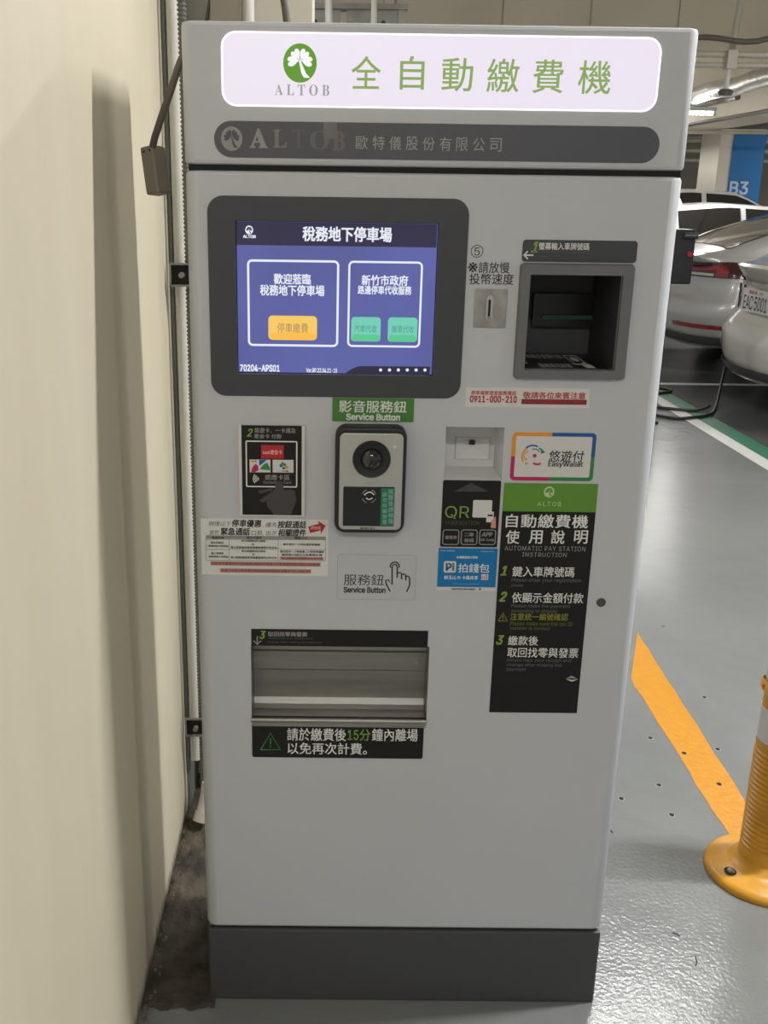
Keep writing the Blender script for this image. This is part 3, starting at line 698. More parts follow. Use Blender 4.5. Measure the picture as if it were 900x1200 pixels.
mbt.add([(fx0+.098, .01, NZ0+.0011), (fx0+.112, .01, NZ0+.0011), (fx0+.112, .04, NZ0+.0011), (fx0+.104, .065, NZ0+.0011), (fx0+.096, .045, NZ0+.0011)], [(0, 1, 2, 3, 4)], 0)
# lettering must be a sub-part of the recess: joined with the sticker
bpy.data.objects.remove(stk); n0 = len(mbt.v)
mbt.box(fx0, fx1, .004, .155, NZ0, NZ0+.0008, 3)
mbt.obj('floor_sticker', FM+[M_SBLACK], rc)

# telephone notice
s1 = slab('phone_notice', (545.5, 454.5, 690.5, 477.5), M_SWHITE, K, 0, .0006); s1['label'] = 'white sticker with red lettering and a telephone number'
p = Print(-.0006)
p.text('停車場管理室服務電話', 552, 458, 605, 463, M_RED, .02); p.text('0911-000-210', 551, 464, 605.5, 471.5, M_RED, .03)
p.text('敬請各位來賓注意', 613, 459.5, 686, 467.5, M_RED, .02); p.rect(611, 468, 687.5, 474, M_DRED); p.text('請勿將車輛停放於車道上 請配合', 613, 469, 686, 473, M_RED, .01)
p.build('lettering', s1)

# service button sign and intercom
s2 = slab('service_sign', (389.5, 466.5, 485, 494), M_GREEN2, K, -.0005, .0008); s2['label'] = 'green sign with white lettering'
p = Print(-.0013); p.text('影音服務鈕', 397.5, 469.5, 476.5, 483.5, M_PWHITE, .01); p.text('Service Button', 406, 485, 468.5, 492.5, M_PWHITE, .03); p.build('lettering', s2)
IY = -.030
def fslab(name, box, m, par, yf, th, r, bevel=0, n=8):
    """plate whose FRONT lies at yf, outline given on that front plane"""
    X0, X1, Z0, Z1 = FB(*box, yf); mb = MB(); mb.prism_y(rr(X0, X1, Z0, Z1, r*.0013, n), yf, yf+th); o = mb.obj(name, m, par, smooth=35)
    if bevel: bev(o, bevel, 3)
    return o
ic = fslab('intercom_housing', (392.5, 501, 475.5, 625), M_RUB, K, IY, .030, 13, .004); ic['label'] = 'black video intercom box with silver faceplate'
fp = fslab('faceplate', (397.5, 508, 471.5, 621), M_SILVER, ic, IY-.003, .003, 7, .0012)
IY2 = IY-.003
X, Z = F(435.5, 538, IY2)
def ringdisc(name, X, Z, prof, m, par, n=36):
    mb = MB(); v = []; f = []
    for r, y in prof:
        for j in range(n): t = 2*math.pi*j/n; v.append((X+r*math.cos(t), y, Z+r*math.sin(t)))
    for k in range(len(prof)-1):
        for j in range(n): f.append((k*n+j, k*n+(j+1)%n, (k+1)*n+(j+1)%n, (k+1)*n+j))
    f.append(tuple(range((len(prof)-1)*n, len(prof)*n)))
    mb.add(v, f); return mb.obj(name, m, par, smooth=40)
ringdisc('lens_bezel', X, Z, [(.0300, IY2), (.0300, IY2-.002), (.0290, IY2-.003), (.0195, IY2-.001), (.016, IY2-.001)], M_DARK, ic)
ringdisc('lens_dome', X, Z, [(.0175, IY2-.001), (.016, IY2-.006), (.012, IY2-.0105), (.006, IY2-.0125), (.0008, IY2-.013)], M_LENS, ic)
Xs, Zs = F(462.5, 524, IY2); ringdisc('sensor', Xs, Zs, [(.0028, IY2), (.0026, IY2-.0012), (.001, IY2-.0016)], M_SWHITE, ic, 14)
cb = fslab('call_window', (402, 570.5, 462, 616.5), M_LENS, ic, IY2-.0006, .0006, 1.5)
p = Print(IY2-.0007)
p.rect(446, 572, 462, 616, M_TEAL)
for k, ch in enumerate('按壓後請稍等'): p.text(ch, 455, 573+k*7, 461, 579+k*7, mat('print_mint', (.30, .5, .42), .5), 0)
for k, ch in enumerate('請勿持續按壓'): p.text(ch, 448, 577+k*6.4, 453.4, 582.2+k*6.4, mat('print_mint', (.30, .5, .42), .5), 0)
p.ring(432.5, 581.5, 9, M_PGREY, .8, 20, 70); p.ring(432.5, 581.5, 9, M_PGREY, .8, 110, 160); p.ring(432.5, 581.5, 9, M_PGREY, .8, 200, 250); p.ring(432.5, 581.5, 9, M_PGREY, .8, 290, 340)
p.line([(427, 580), (430, 577.5), (433, 576.5), (436, 577.5), (438.5, 580)], M_PWHITE, 1.4); p.line([(429, 583.5), (432.5, 585.5), (436.5, 583.5)], M_PWHITE, 1.4)
p.text('T8-S15', 431, 565.3, 440, 567.2, M_PGREY, 0); p.text('●TDSM T6812', 422.5, 618, 439, 620.2, M_PBLACK, .02)
p.build('intercom_print', ic)

# card reader
s3 = slab('card_reader_panel', (280, 498, 357.5, 604.5), M_SWHITE, K, 0, .004, 1, .001); s3['label'] = 'black contactless card reader panel in a white surround'
p = Print(-.004)
p.rect(283.5, 498.5, 353.5, 603.5, M_SBLACK)
p.text('2', 289.5, 502.5, 296, 511.5, M_PGREEN, .02, .3); p.text('悠遊卡．一卡通及', 298, 501.5, 346.5, 507.3, M_PGREY, .01); p.text('愛金卡 付款', 298, 508.6, 330, 513.8, M_PGREY, .01)
p.frame(288, 516.5, 348.5, 571, M_PWHITE, 1.6, 2)
p.rect(306, 521.5, 332.5, 537.5, M_RED); p.text('icash愛金卡', 308, 527, 330.5, 532.5, mat('print_pink', (.8, .42, .38), .5), .02)
p.rect(292.5, 538.5, 317, 553.5, M_SWHITE); p.rect(319.5, 538.8, 344, 553.8, M_SWHITE)
p.poly([(303.5, 538.8), (313, 538.8), (304, 546)], M_NAVY); p.poly([(305, 549), (309, 544), (313, 542), (316.5, 548), (316.5, 551), (305, 550)], M_PG)
p.poly([(294, 553), (296, 547), (299.5, 543.5), (302.5, 546), (303, 551), (299, 553.3)], M_MAG); p.rect(294.5, 539.5, 301, 541.5, M_ORANGE)
p.disc(329.5, 545.5, 2.2, M_TEAL); p.disc(333.5, 544.5, 2, M_PG); p.disc(336, 547.5, 2.1, M_ORANGE); p.disc(332.5, 548.5, 1.8, M_NAVY); p.disc(331, 542.6, 1.5, M_PG)
p.text('一卡通', 325, 551, 338, 553, M_PBLACK, .02)
for k in range(4): p.ring(305-k*.0, 561, 3+k*2.0, M_PWHITE, 1.0, 140, 220, 10)
p.text('感應卡區', 310.5, 556, 339.5, 562.5, M_PGREY, .01); p.text('Contactless Card', 308.5, 563.5, 341, 566.8, M_PGREY, 0)
HG = mat('print_hand_grey', (.052, .05, .05), .5)
p.poly([(321, 603), (313, 593), (312, 585), (322, 574.5), (323, 566), (326, 563.5), (331, 565), (333, 574), (345, 574), (347.5, 586), (341, 603)], HG)
p.poly([(304, 586), (317, 577), (320.5, 574), (322, 572.5), (322, 576.5), (310, 588.5), (305.5, 588)], HG); p.poly([(303, 574.5), (320, 572), (319, 574.5), (306, 578.5), (303, 577)], HG)
p.build('panel_graphics', s3)

# discount notice
s4 = slab('discount_notice', (236, 608, 384.5, 674), mat('paper_white', (.66, .655, .64), .5), K, 0, .0008); s4['label'] = 'white paper notice with a small table and red arrow'
p = Print(-.0008)
p.text('辦理以下', 244.5, 611, 271, 616.5, M_PBLACK, 0, .15); p.text('停車優惠', 272, 609, 306.5, 617.5, M_PBLACK, .03, .15); p.text(', 請先', 307.5, 612, 324.5, 618, M_PBLACK, 0, .15); p.text('按鈕通話', 325.5, 610.5, 359, 619, M_PBLACK, .03, .15)
p.text('並於', 245, 621, 257.5, 626.5, M_PBLACK, 0, .15); p.text('緊急通話', 258.5, 618.5, 293, 627, M_PBLACK, .03, .15); p.text('口前, 出示', 294.5, 621.5, 324.5, 627.5, M_PBLACK, 0, .15); p.text('相關證件', 326, 620, 358.5, 628.5, M_PBLACK, .03, .15)
ca, sa = math.cos(R(14)), math.sin(R(14))
p.poly([(371.5+ca*x+sa*y, 618.5-sa*x+ca*y) for x, y in ((-9.5, -4), (3.5, -4), (2.5, -8), (10.5, 0), (2.5, 8), (3.5, 4), (-9.5, 4))], M_RED)
p.text('請按我', 364, 616.5, 376, 620.5, mat('print_pink', (.8, .42, .38), .5), .01, 0)
GRY = mat('table_grey', (.26, .26, .25), .5)
p.rect(241.5, 628, 381.5, 632, GRY)
for y in (632, 643.5, 656.5): p.line([(241.5, y), (381.5, y+.6)], GRY, .6)
for x in (241.5, 268.5, 326, 381.5): p.line([(x, 628), (x-.2, 656.5)], GRY, .6)
for s_, a, b, c, d in (('優惠對象', 248, 628.6, 263, 631.4), ('應出示證件', 289, 628.6, 307, 631.4), ('優惠方式', 345, 629, 360, 631.8),
    ('香山稅務局', 247, 634.5, 262, 637), ('(稅務局香山稅務處)', 244, 638.5, 267.5, 641.2), ('香山稅務局', 247.5, 647, 262, 649.5), ('(稅務局香山稅務處)', 244.5, 651, 267.5, 653.6),
    ('香山稅務局洽公證明', 283, 632.6, 311, 635), ('及', 295, 636.6, 298, 638.8), ('香山稅務處核發停車優惠證明文件正本', 270.5, 640.2, 324.5, 642.8),
    ('香山稅務局洽公證明', 283, 644.6, 311, 647), ('及', 295.5, 648.4, 298.5, 650.6), ('香山稅務處核發停車優惠證明文件正本', 270.5, 652, 324.5, 654.6),
    ('當日首次一小時免費停車優惠', 332, 636.6, 375, 639.2), ('當日首次一小時免費二小時停車優惠', 328.5, 645, 379.5, 647.6), ('逾時每小時以公告費率計費', 330, 648.8, 377.5, 651.4)): p.text(s_, a, b, c, d, M_PBLACK, .02)
p.rect(328.5, 652.6, 379, 656, M_PINK); p.text('身心障礙停車優惠請洽管理室', 329.5, 653, 378, 655.4, M_DRED, .01)
p.rect(247, 658.5, 375.5, 663, M_PINK); p.text('如對停車優惠有任何問題請洽服務台或撥打停車場服務專線電話洽詢謝謝', 248, 659.2, 374.5, 662.4, M_DRED, .01)
p.rect(258, 666.5, 364.5, 671, M_PINK); p.text('本場二十四小時營業如需協助請按服務鈕或電洽 0911-000-210', 259, 667.2, 363.5, 670.4, M_DRED, .01)
p.build('lettering', s4)

# service button sticker
s5 = slab('button_sticker', (395, 650, 487.5, 703), mat('clear_sticker', (.48, .497, .52), .4), K, 0, .0004, 4); s5['label'] = 'clear sticker with a pointing hand'
p = Print(-.0004)
p.frame(395, 650, 487.5, 703, mat('sticker_edge', (.36, .36, .355), .5), .6, 4)
p.text('服務鈕', 403, 673, 450, 686, M_PBLACK, .0); p.text('Service Button', 403, 688, 451.5, 694.5, M_PBLACK, .03)
HB = [(457, 693), (452.5, 684), (452, 680), (455, 679.5), (459.5, 685), (459.5, 664), (461, 661.5), (464, 661.5), (465.5, 664), (465.5, 677)]
p.line(HB, M_PBLACK, 1.8); p.line([(465.5, 672), (468, 670.8), (470.5, 672), (470.8, 679)], M_PBLACK, 1.8); p.line([(470.8, 673.5), (473.5, 672.5), (475.5, 674), (475.6, 680)], M_PBLACK, 1.8)
p.line([(475.6, 675.5), (478, 675), (480, 677), (480, 686), (476.5, 693.5)], M_PBLACK, 1.8); p.ring(462.6, 663.5, 6.5, M_PBLACK, 1.7, -20, 200, 16)
p.build('lettering', s5)

# code scanner recess
M_WREC = mat('white_plastic', (.74, .74, .74), .35)
qd = .088
rq = recess('scanner_recess', *qr, qd, M_WREC, K, .003, 0); rq['label'] = 'white recess with a small scanner window'
# scanner cone: a square funnel sunk in the back wall, drawn as a raised bezel with bevelled inner faces
a = FB(534, 513.5, 573, 537.5, qd-.002); b_ = FB(544, 517, 566, 529, qd-.002)
mbq = MB(); yb = qd-.014; yk = qd-.001
o_ = [(a[0], yb+.010, a[2]), (a[1], yb+.010, a[2]), (a[1], yb+.010, a[3]), (a[0], yb+.010, a[3])]
i_ = [(b_[0]+.004, yk, b_[2]+.004), (b_[1]-.004, yk, b_[2]+.004), (b_[1]-.002, yk, b_[3]), (b_[0]+.002, yk, b_[3])]
mbq.add(o_+i_, [(0, 1, 5, 4), (1, 2, 6, 5), (2, 3, 7, 6), (3, 0, 4, 7), (4, 5, 6, 7)])
bk = [(a[0]-.002, qd, a[2]-.002), (a[1]+.002, qd, a[2]-.002), (a[1]+.002, qd, a[3]+.002), (a[0]-.002, qd, a[3]+.002)]
mbq.add(o_+bk, [(4, 5, 1, 0), (5, 6, 2, 1), (6, 7, 3, 2), (7, 4, 0, 3)])
mbq.obj('scanner_funnel', M_WREC, rq)
X, Z = F(553, 518.5, qd-.003); MB().box(X-.0050, X+.0050, qd-.005, qd-.001, Z-.0035, Z+.0045).obj('scanner_lens', M_LENS, rq)

# QR label (the code itself is left out)
s6 = slab('scanner_label', (517.5, 563, 585, 641), M_SBLACK, K, 0, .0006, 2); s6['label'] = 'black label reading QR verification'
p = Print(-.0006)
p.poly([(532, 576), (552, 566), (573, 576)], HG)
p.text('QR', 521.5, 593, 550, 608, M_PGREEN, -.004); p.text('VERIFICATION', 521.5, 610.5, 561.5, 614.8, mat('print_olive', (.07, .085, .03), .5), 0)
p.rect(554, 586, 576.5, 606.5, M_SWHITE, 2)
p.rect(570, 599.5, 578.5, 612, M_SWHITE, .5); p.rect(571.5, 603, 577.5, 605, M_PBLACK); p.poly([(576, 610), (581, 605), (581, 619), (575, 618.5)], M_SKIN)
for a, b in ((518, 537.5), (539.5, 559), (561, 580.5)): p.frame(a+.5, 620.5, b+.5, 638.5, M_PGREY, 1.1, 3.5)
p.text('優惠券', 521.5, 627.5, 535.5, 631.8, M_PGREY, .01); p.text('二維', 544, 624, 555, 628.6, M_PGREY, .01); p.text('條碼', 544, 630.8, 555, 635.4, M_PGREY, .01)
p.text('APP', 564.5, 623.8, 577, 628.6, M_PGREY, .02, .2); p.text('QR Code', 562.8, 631, 579, 634.2, M_PGREY, .01)
p.build('lettering', s6)
# blue wallet label
s7 = slab('wallet_label', (512.5, 642, 582, 692.5), M_SWHITE, K, 0, .0006); s7['label'] = 'blue sticker with white lettering'
p = Print(-.0006)
p.rect(513, 642.3, 582, 688, M_BLUE); p.text('Pi拍錢包', 516, 644.5, 522, 646, M_PWHITE, 0); p.text('停車 繳費 輕鬆', 523.5, 644.8, 533, 646.2, M_PWHITE, 0); p.text('www.piapp.com.tw', 563.5, 645.5, 578.5, 647, M_PWHITE, 0)
p.text('本場開放拍付停車', 535, 651.5, 560, 654.6, M_PWHITE, .02)
p.rect(520, 657.5, 534.5, 671, M_SWHITE, 2.5); p.text('Pi', 522.8, 660, 532, 668.5, mat('print_slate', (.03, .12, .2), .5), .03)
p.text('拍錢包', 537, 660.5, 573.5, 671, M_PWHITE, .01)
p.text('綁玉山 Pi 卡最高享', 520.5, 674.5, 560, 679, M_PWHITE, .02); p.rect(564, 673, 572, 679.5, M_PWHITE); p.text('6倍', 564.5, 673.5, 571.5, 679, M_RED, .02)
p.line([(530, 684), (561, 684.4)], mat('print_pale_blue', (.1, .35, .62), .5), .8)
p.text('活動詳情請至拍錢包官網查詢', 529, 689.3, 557, 691.3, M_PBLACK, .02); p.disc(562.5, 690.4, 1.4, M_PBLACK)
p.build('lettering', s7)
# wallet logo plate
s8 = slab('wallet_sticker', (599, 507, 697, 563.5), M_SWHITE, K, 0, .0008, 6); s8['label'] = 'white sticker with a border of orange, blue, magenta and green'
p = Print(-.0008)
X0, X1, Z0, Z1 = FB(599, 507, 697, 563.5, -.0008); XM = X0+(X1-X0)*.47; ZM = (Z0+Z1)/2
outer = rr(X0, X1, Z0, Z1, .0072, 8); inner = rr(X0+.0062, X1-.0062, Z0+.0062, Z1-.0062, .0022, 8); n = len(outer)
def quarter(px_, pz_): return M_PG if (px_ > XM and pz_ < ZM) else (M_NAVY if px_ > XM else (M_MAG if pz_ < ZM else M_ORANGE))
def cutring():
    # resample outline with cuts at the midlines
    A = []
    for k in range(n):
        o1, i1 = Vector(outer[k]), Vector(inner[k]); o2, i2 = Vector(outer[(k+1) % n]), Vector(inner[(k+1) % n]); A.append((o1, i1))
        for ax, c in ((0, XM), (1, ZM)):
            if (o1[ax]-c)*(o2[ax]-c) < 0:
                t_ = (c-o1[ax])/(o2[ax]-o1[ax]); A.append((o1.lerp(o2, t_), i1.lerp(i2, t_)))
    return A
A_ = cutring(); yq = p.yy()
for k in range(len(A_)):
    (o1, i1), (o2, i2) = A_[k], A_[(k+1) % len(A_)]; c = (o1+o2+i1+i2)/4
    p.mb.add([(o1.x, yq, o1.y), (o2.x, yq, o2.y), (i2.x, yq, i2.y), (i1.x, yq, i1.y)], [(0, 1, 2, 3)], p.mi(quarter(c.x, c.y)))
p.text('悠遊付', 643, 528, 684.5, 541.5, M_PBLACK, .01, .1); p.text('EasyWallet', 642.5, 541, 683, 548.2, M_PBLACK, .02)
p.ring(623, 535, 13, M_ORANGE, 2, 120, 215, 12); p.ring(624, 533, 13, M_NAVY, 2, 60, 135, 12); p.ring(628, 534, 11, M_PG, 2, 20, 75, 10); p.ring(630, 536, 10, M_MAG, 2.4, 235, 300, 10)
p.ring(619, 534, 6, M_ORANGE, 1.4, 90, 260, 12); p.disc(626.5, 534, 2.4, M_MAG); p.poly([(634, 527), (639, 529.5), (633.5, 532)], M_PG)
p.poly([(615, 541), (619, 543), (615.5, 545.5)], M_ORANGE); p.ring(626, 532, 7, M_NAVY, 1.2, 20, 120, 10)
p.build('sticker_print', s8)

# instruction panel: a true rectangle on the door
def GB(x, y): return F(x, y)
s9 = slab('instruction_panel', (581.5, 565.5, 692.5, 836), M_SBLACK, K, 0, .0006)
# (the photograph's verticals lean, so its corners are taken at their own heights)
X0 = (F(590, 566)[0]+F(574, 833)[0])/2; X1 = (F(701, 567)[0]+F(676, 836)[0])/2; Z1 = (F(590, 566)[1]+F(701, 567)[1])/2; Z0 = F(625, 835)[1]
bpy.data.objects.remove(s9)
s9 = MB().box(X0, X1, -.0006, 0, Z0, Z1).obj('instruction_panel', M_SBLACK, K); s9['label'] = 'tall black instruction sticker with green head'
p = Print(-.0006); zg = F(640, 599.5)[1]
p.poly([(X0, zg), (X1, zg), (X1, Z1), (X0, Z1)], M_GREEN, False)
p.clover(643.5, 576.5, 6.6, mat('print_pale_green', (.5, .62, .36), .5), M_GREEN); p.text('ALTOB', 630, 588, 657.5, 593, mat('print_pale_green', (.5, .62, .36), .5), .0, 0, 1.3)
p.text('自動繳費機', 593, 603, 689, 618.5, M_PWHITE, .012, 0, 1.05)
for ch, a in zip('使用說明', (593, 620, 646, 673)): p.text(ch, a, 621.5, a+15.5, 637, M_PWHITE, .012)
p.text('AUTOMATIC PAY STATION', 591.5, 640, 686, 645.5, M_PGREY, -.004, 0, 1.1); p.text('INSTRUCTION', 612, 647.5, 664, 652.5, M_PGREY, -.004, 0, 1.1)
p.text('1', 587, 663.5, 593.5, 674, M_PGREEN, .03, .3); p.text('鍵入車牌號碼', 600.5, 664, 673, 676, M_PWHITE, .008)
p.text('Please enter your registration', 599.5, 677.5, 680.5, 683, M_PDIM, .01); p.text('plate', 599.5, 684, 613, 688, M_PDIM, .01)
p.text('2', 585.5, 693.5, 593.5, 704.5, M_PGREEN, .03, .3); p.text('依顯示金額付款', 600, 694.5, 683.5, 706.5, M_PWHITE, .008)
p.text('Please make the payment', 599, 708, 668, 713, M_PDIM, .01); p.text('according to display', 599, 714, 653, 718.5, M_PDIM, .01)
YL = mat('print_yellow_olive', (.30, .30, .03), .5); YD = mat('print_olive_dim', (.10, .11, .02), .5)
p.line([(584, 727.5), (589.3, 718), (594.5, 727.5), (583.6, 727.5)], YL, 1); p.line([(589.3, 721), (589.2, 724.5)], YL, 1); p.disc(589.2, 726, .7, YL)
p.text('注意統一編號確認', 598, 718.5, 665.5, 727, YL, .0); p.text('Please make sure the tax ID', 597.5, 728.5, 671, 733, YD, .01); p.text('number is correct', 597.5, 734, 644.5, 738, YD, .01)
p.text('3', 582, 744.5, 590, 755, M_PGREEN, .03, .3); p.text('繳款後', 595.5, 745, 630.5, 756, M_PWHITE, .008); p.text('取回找零與發票', 594.5, 759, 677.5, 770.5, M_PWHITE, .008)
p.text('Please take your receipt and', 594, 771.5, 669, 776.3, M_PDIM, .01); p.text('change after making the', 593.5, 777, 658, 781.8, M_PDIM, .01); p.text('payment', 593.5, 782.3, 616, 787, M_PDIM, .01)
p.poly([(663, 795), (670, 791.5), (677, 795.5), (670, 794.5)], M_PGREY); p.poly([(663, 795.5), (670, 798.5), (677, 796), (670, 796.5)], M_PWHITE)
p.build('lettering', s9)

# lock
X, Z = F(704.3, 705.8); lk = ringdisc('door_lock', X, Z, [(.0078, 0), (.0078, -.0012), (.0066, -.0016), (.0066, -.0004), (.001, -.0004)], mat('lock_brown', (.10, .085, .07), .5, .3), K, 24)

# receipt and change tray
TX0, TX1, TZ0, TZ1 = tray
s10 = slab('tray_label', (294.5, 738, 501.5, 757.5), M_SBLACK, K, 0, .0008); p = Print(-.0008)
p.text('3', 304.5, 739.5, 311, 748.5, M_PGREEN, .03, .3); p.text('取回找零與發票', 314, 740.5, 360, 746, M_PGREY, .02); p.text('Please take your receipt and', 314, 747, 365.5, 749.5, M_PDIM, .01); p.text('change after making the payment', 313.5, 751.5, 376.5, 754, M_PDIM, .01)
p.line([(301.5, 745.5), (301.5, 755)], M_PGREY, 1.6); p.line([(297, 750.5), (301.5, 755.3), (306, 750.5)], M_PGREY, 1.6)
p.build('lettering', s10)
tr = recess('tray_recess', TX0, TX1, TZ0, TZ1, .10, M_STEEL, K, .002, 0); tr['label'] = 'brushed steel change and receipt tray'
# sloping back flaps and curved scoop
prof = [(.040, TZ1+.001), (.043, TZ1-.028), (.0405, TZ1-.030), (.046, TZ1-.066), (.049, TZ1-.069), (.053, TZ0+.020), (.048, TZ0+.009), (.040, TZ0+.003), (.012, TZ0+.003)]
for nm, seg in (('upper_flap', prof[0:2]+[(.0405, TZ1-.030)]), ('lower_flap', [(.0405, TZ1-.030), (.046, TZ1-.066), (.049, TZ1-.069)]), ('scoop', [(.049, TZ1-.069)]+prof[5:])):
    v = []; f = []
    for y, z in seg: v += [(TX0+.0005, y, z), (TX1-.0005, y, z)]
    for k in range(len(seg)-1): f.append((2*k, 2*k+1, 2*k+3, 2*k+2))
    o = obj(nm, v, f, M_STEEL, tr); sm = o.modifiers.new('thick', 'SOLIDIFY'); sm.thickness = .001
lp = MB(); lp.tube([(TX0-.001, -.003, TZ0+.004), (TX1+.0005, -.003, TZ0+.004)], .0042, 14); lp.obj('front_lip', M_STEEL, tr, smooth=50)
MB().box(TX0+.001, TX1-.001, -.0035, .0005, TZ0-.008, TZ0+.003).obj('lip_apron', M_STEEL, tr)
MB().tube([(TX1-.018, .038, TZ1-.048), (TX1-.018, .043, TZ1-.048)], .002, 6).obj('rivet', M_SILVER, tr)
s11 = slab('exit_notice', (295.5, 849, 496, 888), M_SBLACK, K, 0, .0008, 3, corners=(1, 1, 0, 0)); s11['label'] = 'black sticker with white and green lettering and warning triangle'
p = Print(-.0008)
p.text('請於繳費後', 336.5, 853.5, 405.5, 868, M_PWHITE, .01); p.text('15', 407.5, 855.5, 420, 867, M_PGREEN, .01); p.text('分', 421.5, 854.5, 434, 868, M_PGREEN, .01); p.text('鐘內離場', 436, 854, 489.5, 868.5, M_PWHITE, .01)
p.text('以免再次計費。', 337, 870.5, 430, 884, M_PWHITE, .01)
p.line([(305.5, 878.5), (317, 859), (328.5, 878.5), (305, 878.5)], M_PG, 1.6); p.line([(317, 865), (317, 872)], M_PG, 1.8); p.disc(317, 875, 1.1, M_PG)
p.build('lettering', s11)

# ------------------------------------------------------------------ thing hanging by the wall: small box on a cable
e = empty('sensor_box', (-.47, .30, 1.40), 'small grey brown plastic box hanging from a cable at the machine\'s top left', 'box')
mb = MB(); bxm = MB()
cx, cyy, cz = -.437, .14, 1.513
bxm.box(-.012, .014, -.016, .016, -.037, .037)
o = bxm.obj('box_body', M_BOXB, None); bev(o, .003, 2); o.rotation_euler = (R(-4), R(-11), R(-30)); o.parent = e; o.location = Vector((cx, cyy, cz))-e.location
for dz, dx in ((.029, -.004), (.029, .008)):
    q = MB().tube([(dx, -.017, dz), (dx, -.0155, dz)], .0018, 8).obj('screw', M_GAP, None); q.parent = o
cpts = [(-.3775, .06, 1.672), (-.386, .065, 1.655), (-.400, .08, 1.625), (-.418, .10, 1.59), (-.432, .12, 1.563), (-.440, .135, 1.545)]
MB().tube(cpts, .0058, 10).obj('lead', M_CABLE, e, smooth=50)

# ------------------------------------------------------------------ bollard
bx_, by_ = .858, .405
M_BOR = mat('orange_bollard', (.52, .245, .014), .38, noise=.12, nscale=18)
M_BWH = mat('reflective_white_band', (.52, .50, .49), .3)
B = empty('flexible_bollard', (bx_, by_, 0), 'orange ribbed flexible bollard with white reflective bands at the right edge', 'bollard')
mb = MB(); mb.lathe([(.128, 0), (.130, .006), (.127, .016), (.118, .022), (.085, .028), (.066, .036), (.060, .05)], bx_, by_, 48).obj('base_flange', M_BOR, B, smooth=60)
pr = [(.060, .048), (.0585, .07)]
z = .075
while z < .325: pr += [(.0545, z), (.0585, z+.003), (.0585, z+.0065), (.0545, z+.0095)]; z += .0125
pr += [(.0575, .335), (.0575, .345)]
MB().lathe(pr, bx_, by_, 40).obj('ribbed_post', M_BOR, B, smooth=50)
MB().lathe([(.0555, .345), (.0550, .61)], bx_, by_, 40).obj('post', M_BOR, B, smooth=50)
MB().lathe([(.0568, .346), (.0568, .425)], bx_, by_, 40).obj('reflective_band', M_BWH, B, smooth=50)
MB().lathe([(.0562, .475), (.0560, .565)], bx_, by_, 40).obj('reflective_band', M_BWH, B, smooth=50)
MB().lathe([(.0545, .61), (.0545, .66), (.068, .70), (.066, .705), (.05, .70)], bx_, by_, 40).obj('flared_top', mat('pink_reflector', (.6, .42, .4), .3), B, smooth=50)
rg = MB(); n_ = 40
M_CLIP = mat('yellow_clip', (.62, .32, .03), .3)
pts = [(bx_+.061*math.cos(2*math.pi*k/n_), by_+.061*math.sin(2*math.pi*k/n_), .445+.030*(-math.cos(2*math.pi*k/n_))) for k in range(n_+1)]
v = []; f = []
for k, q in enumerate(pts):
    for dr, dz in ((0, -.014), (.004, -.006), (.004, .008), (0, .014)):
        a_ = 2*math.pi*k/n_; v.append((q[0]+dr*math.cos(a_), q[1]+dr*math.sin(a_), q[2]+dz))
for k in range(n_):
    for j in range(3): f.append((4*k+j, 4*k+4+j, 4*k+5+j, 4*k+1+j))
cl = obj('warning_collar', v, f, M_CLIP, B, smooth=50); cl['label'] = 'slanted yellow collar with red marks'
mk = MB()
for k in range(20, 38, 2):
    a_ = 2*math.pi*k/n_; a2 = a_+.07; zz = .445-.03*math.cos(a_)
    mk.add([(bx_+.0655*math.cos(a_), by_+.0655*math.sin(a_), zz-.005), (bx_+.0655*math.cos(a2), by_+.0655*math.sin(a2), zz-.005), (bx_+.0655*math.cos(a2+.03), by_+.0655*math.sin(a2+.03), zz+.006), (bx_+.0655*math.cos(a_+.03), by_+.0655*math.sin(a_+.03), zz+.006)], [(0, 1, 2, 3)])
mk.obj('red_mark', M_RED, cl)
for ang in (200, 320, 80):
    hx_, hy_ = bx_+.096*math.cos(R(ang)), by_+.096*math.sin(R(ang))
    MB().lathe([(.013, .0255), (.0135, .0285), (.010, .0285), (.009, .0262)], hx_, hy_, 16).obj('bolt_recess', M_GAP, B)
    MB().lathe([(.0075, .026), (.0075, .031), (.005, .0335), (.0005, .034)], hx_, hy_, 12).obj('anchor_bolt', M_GALV, B, smooth=50)

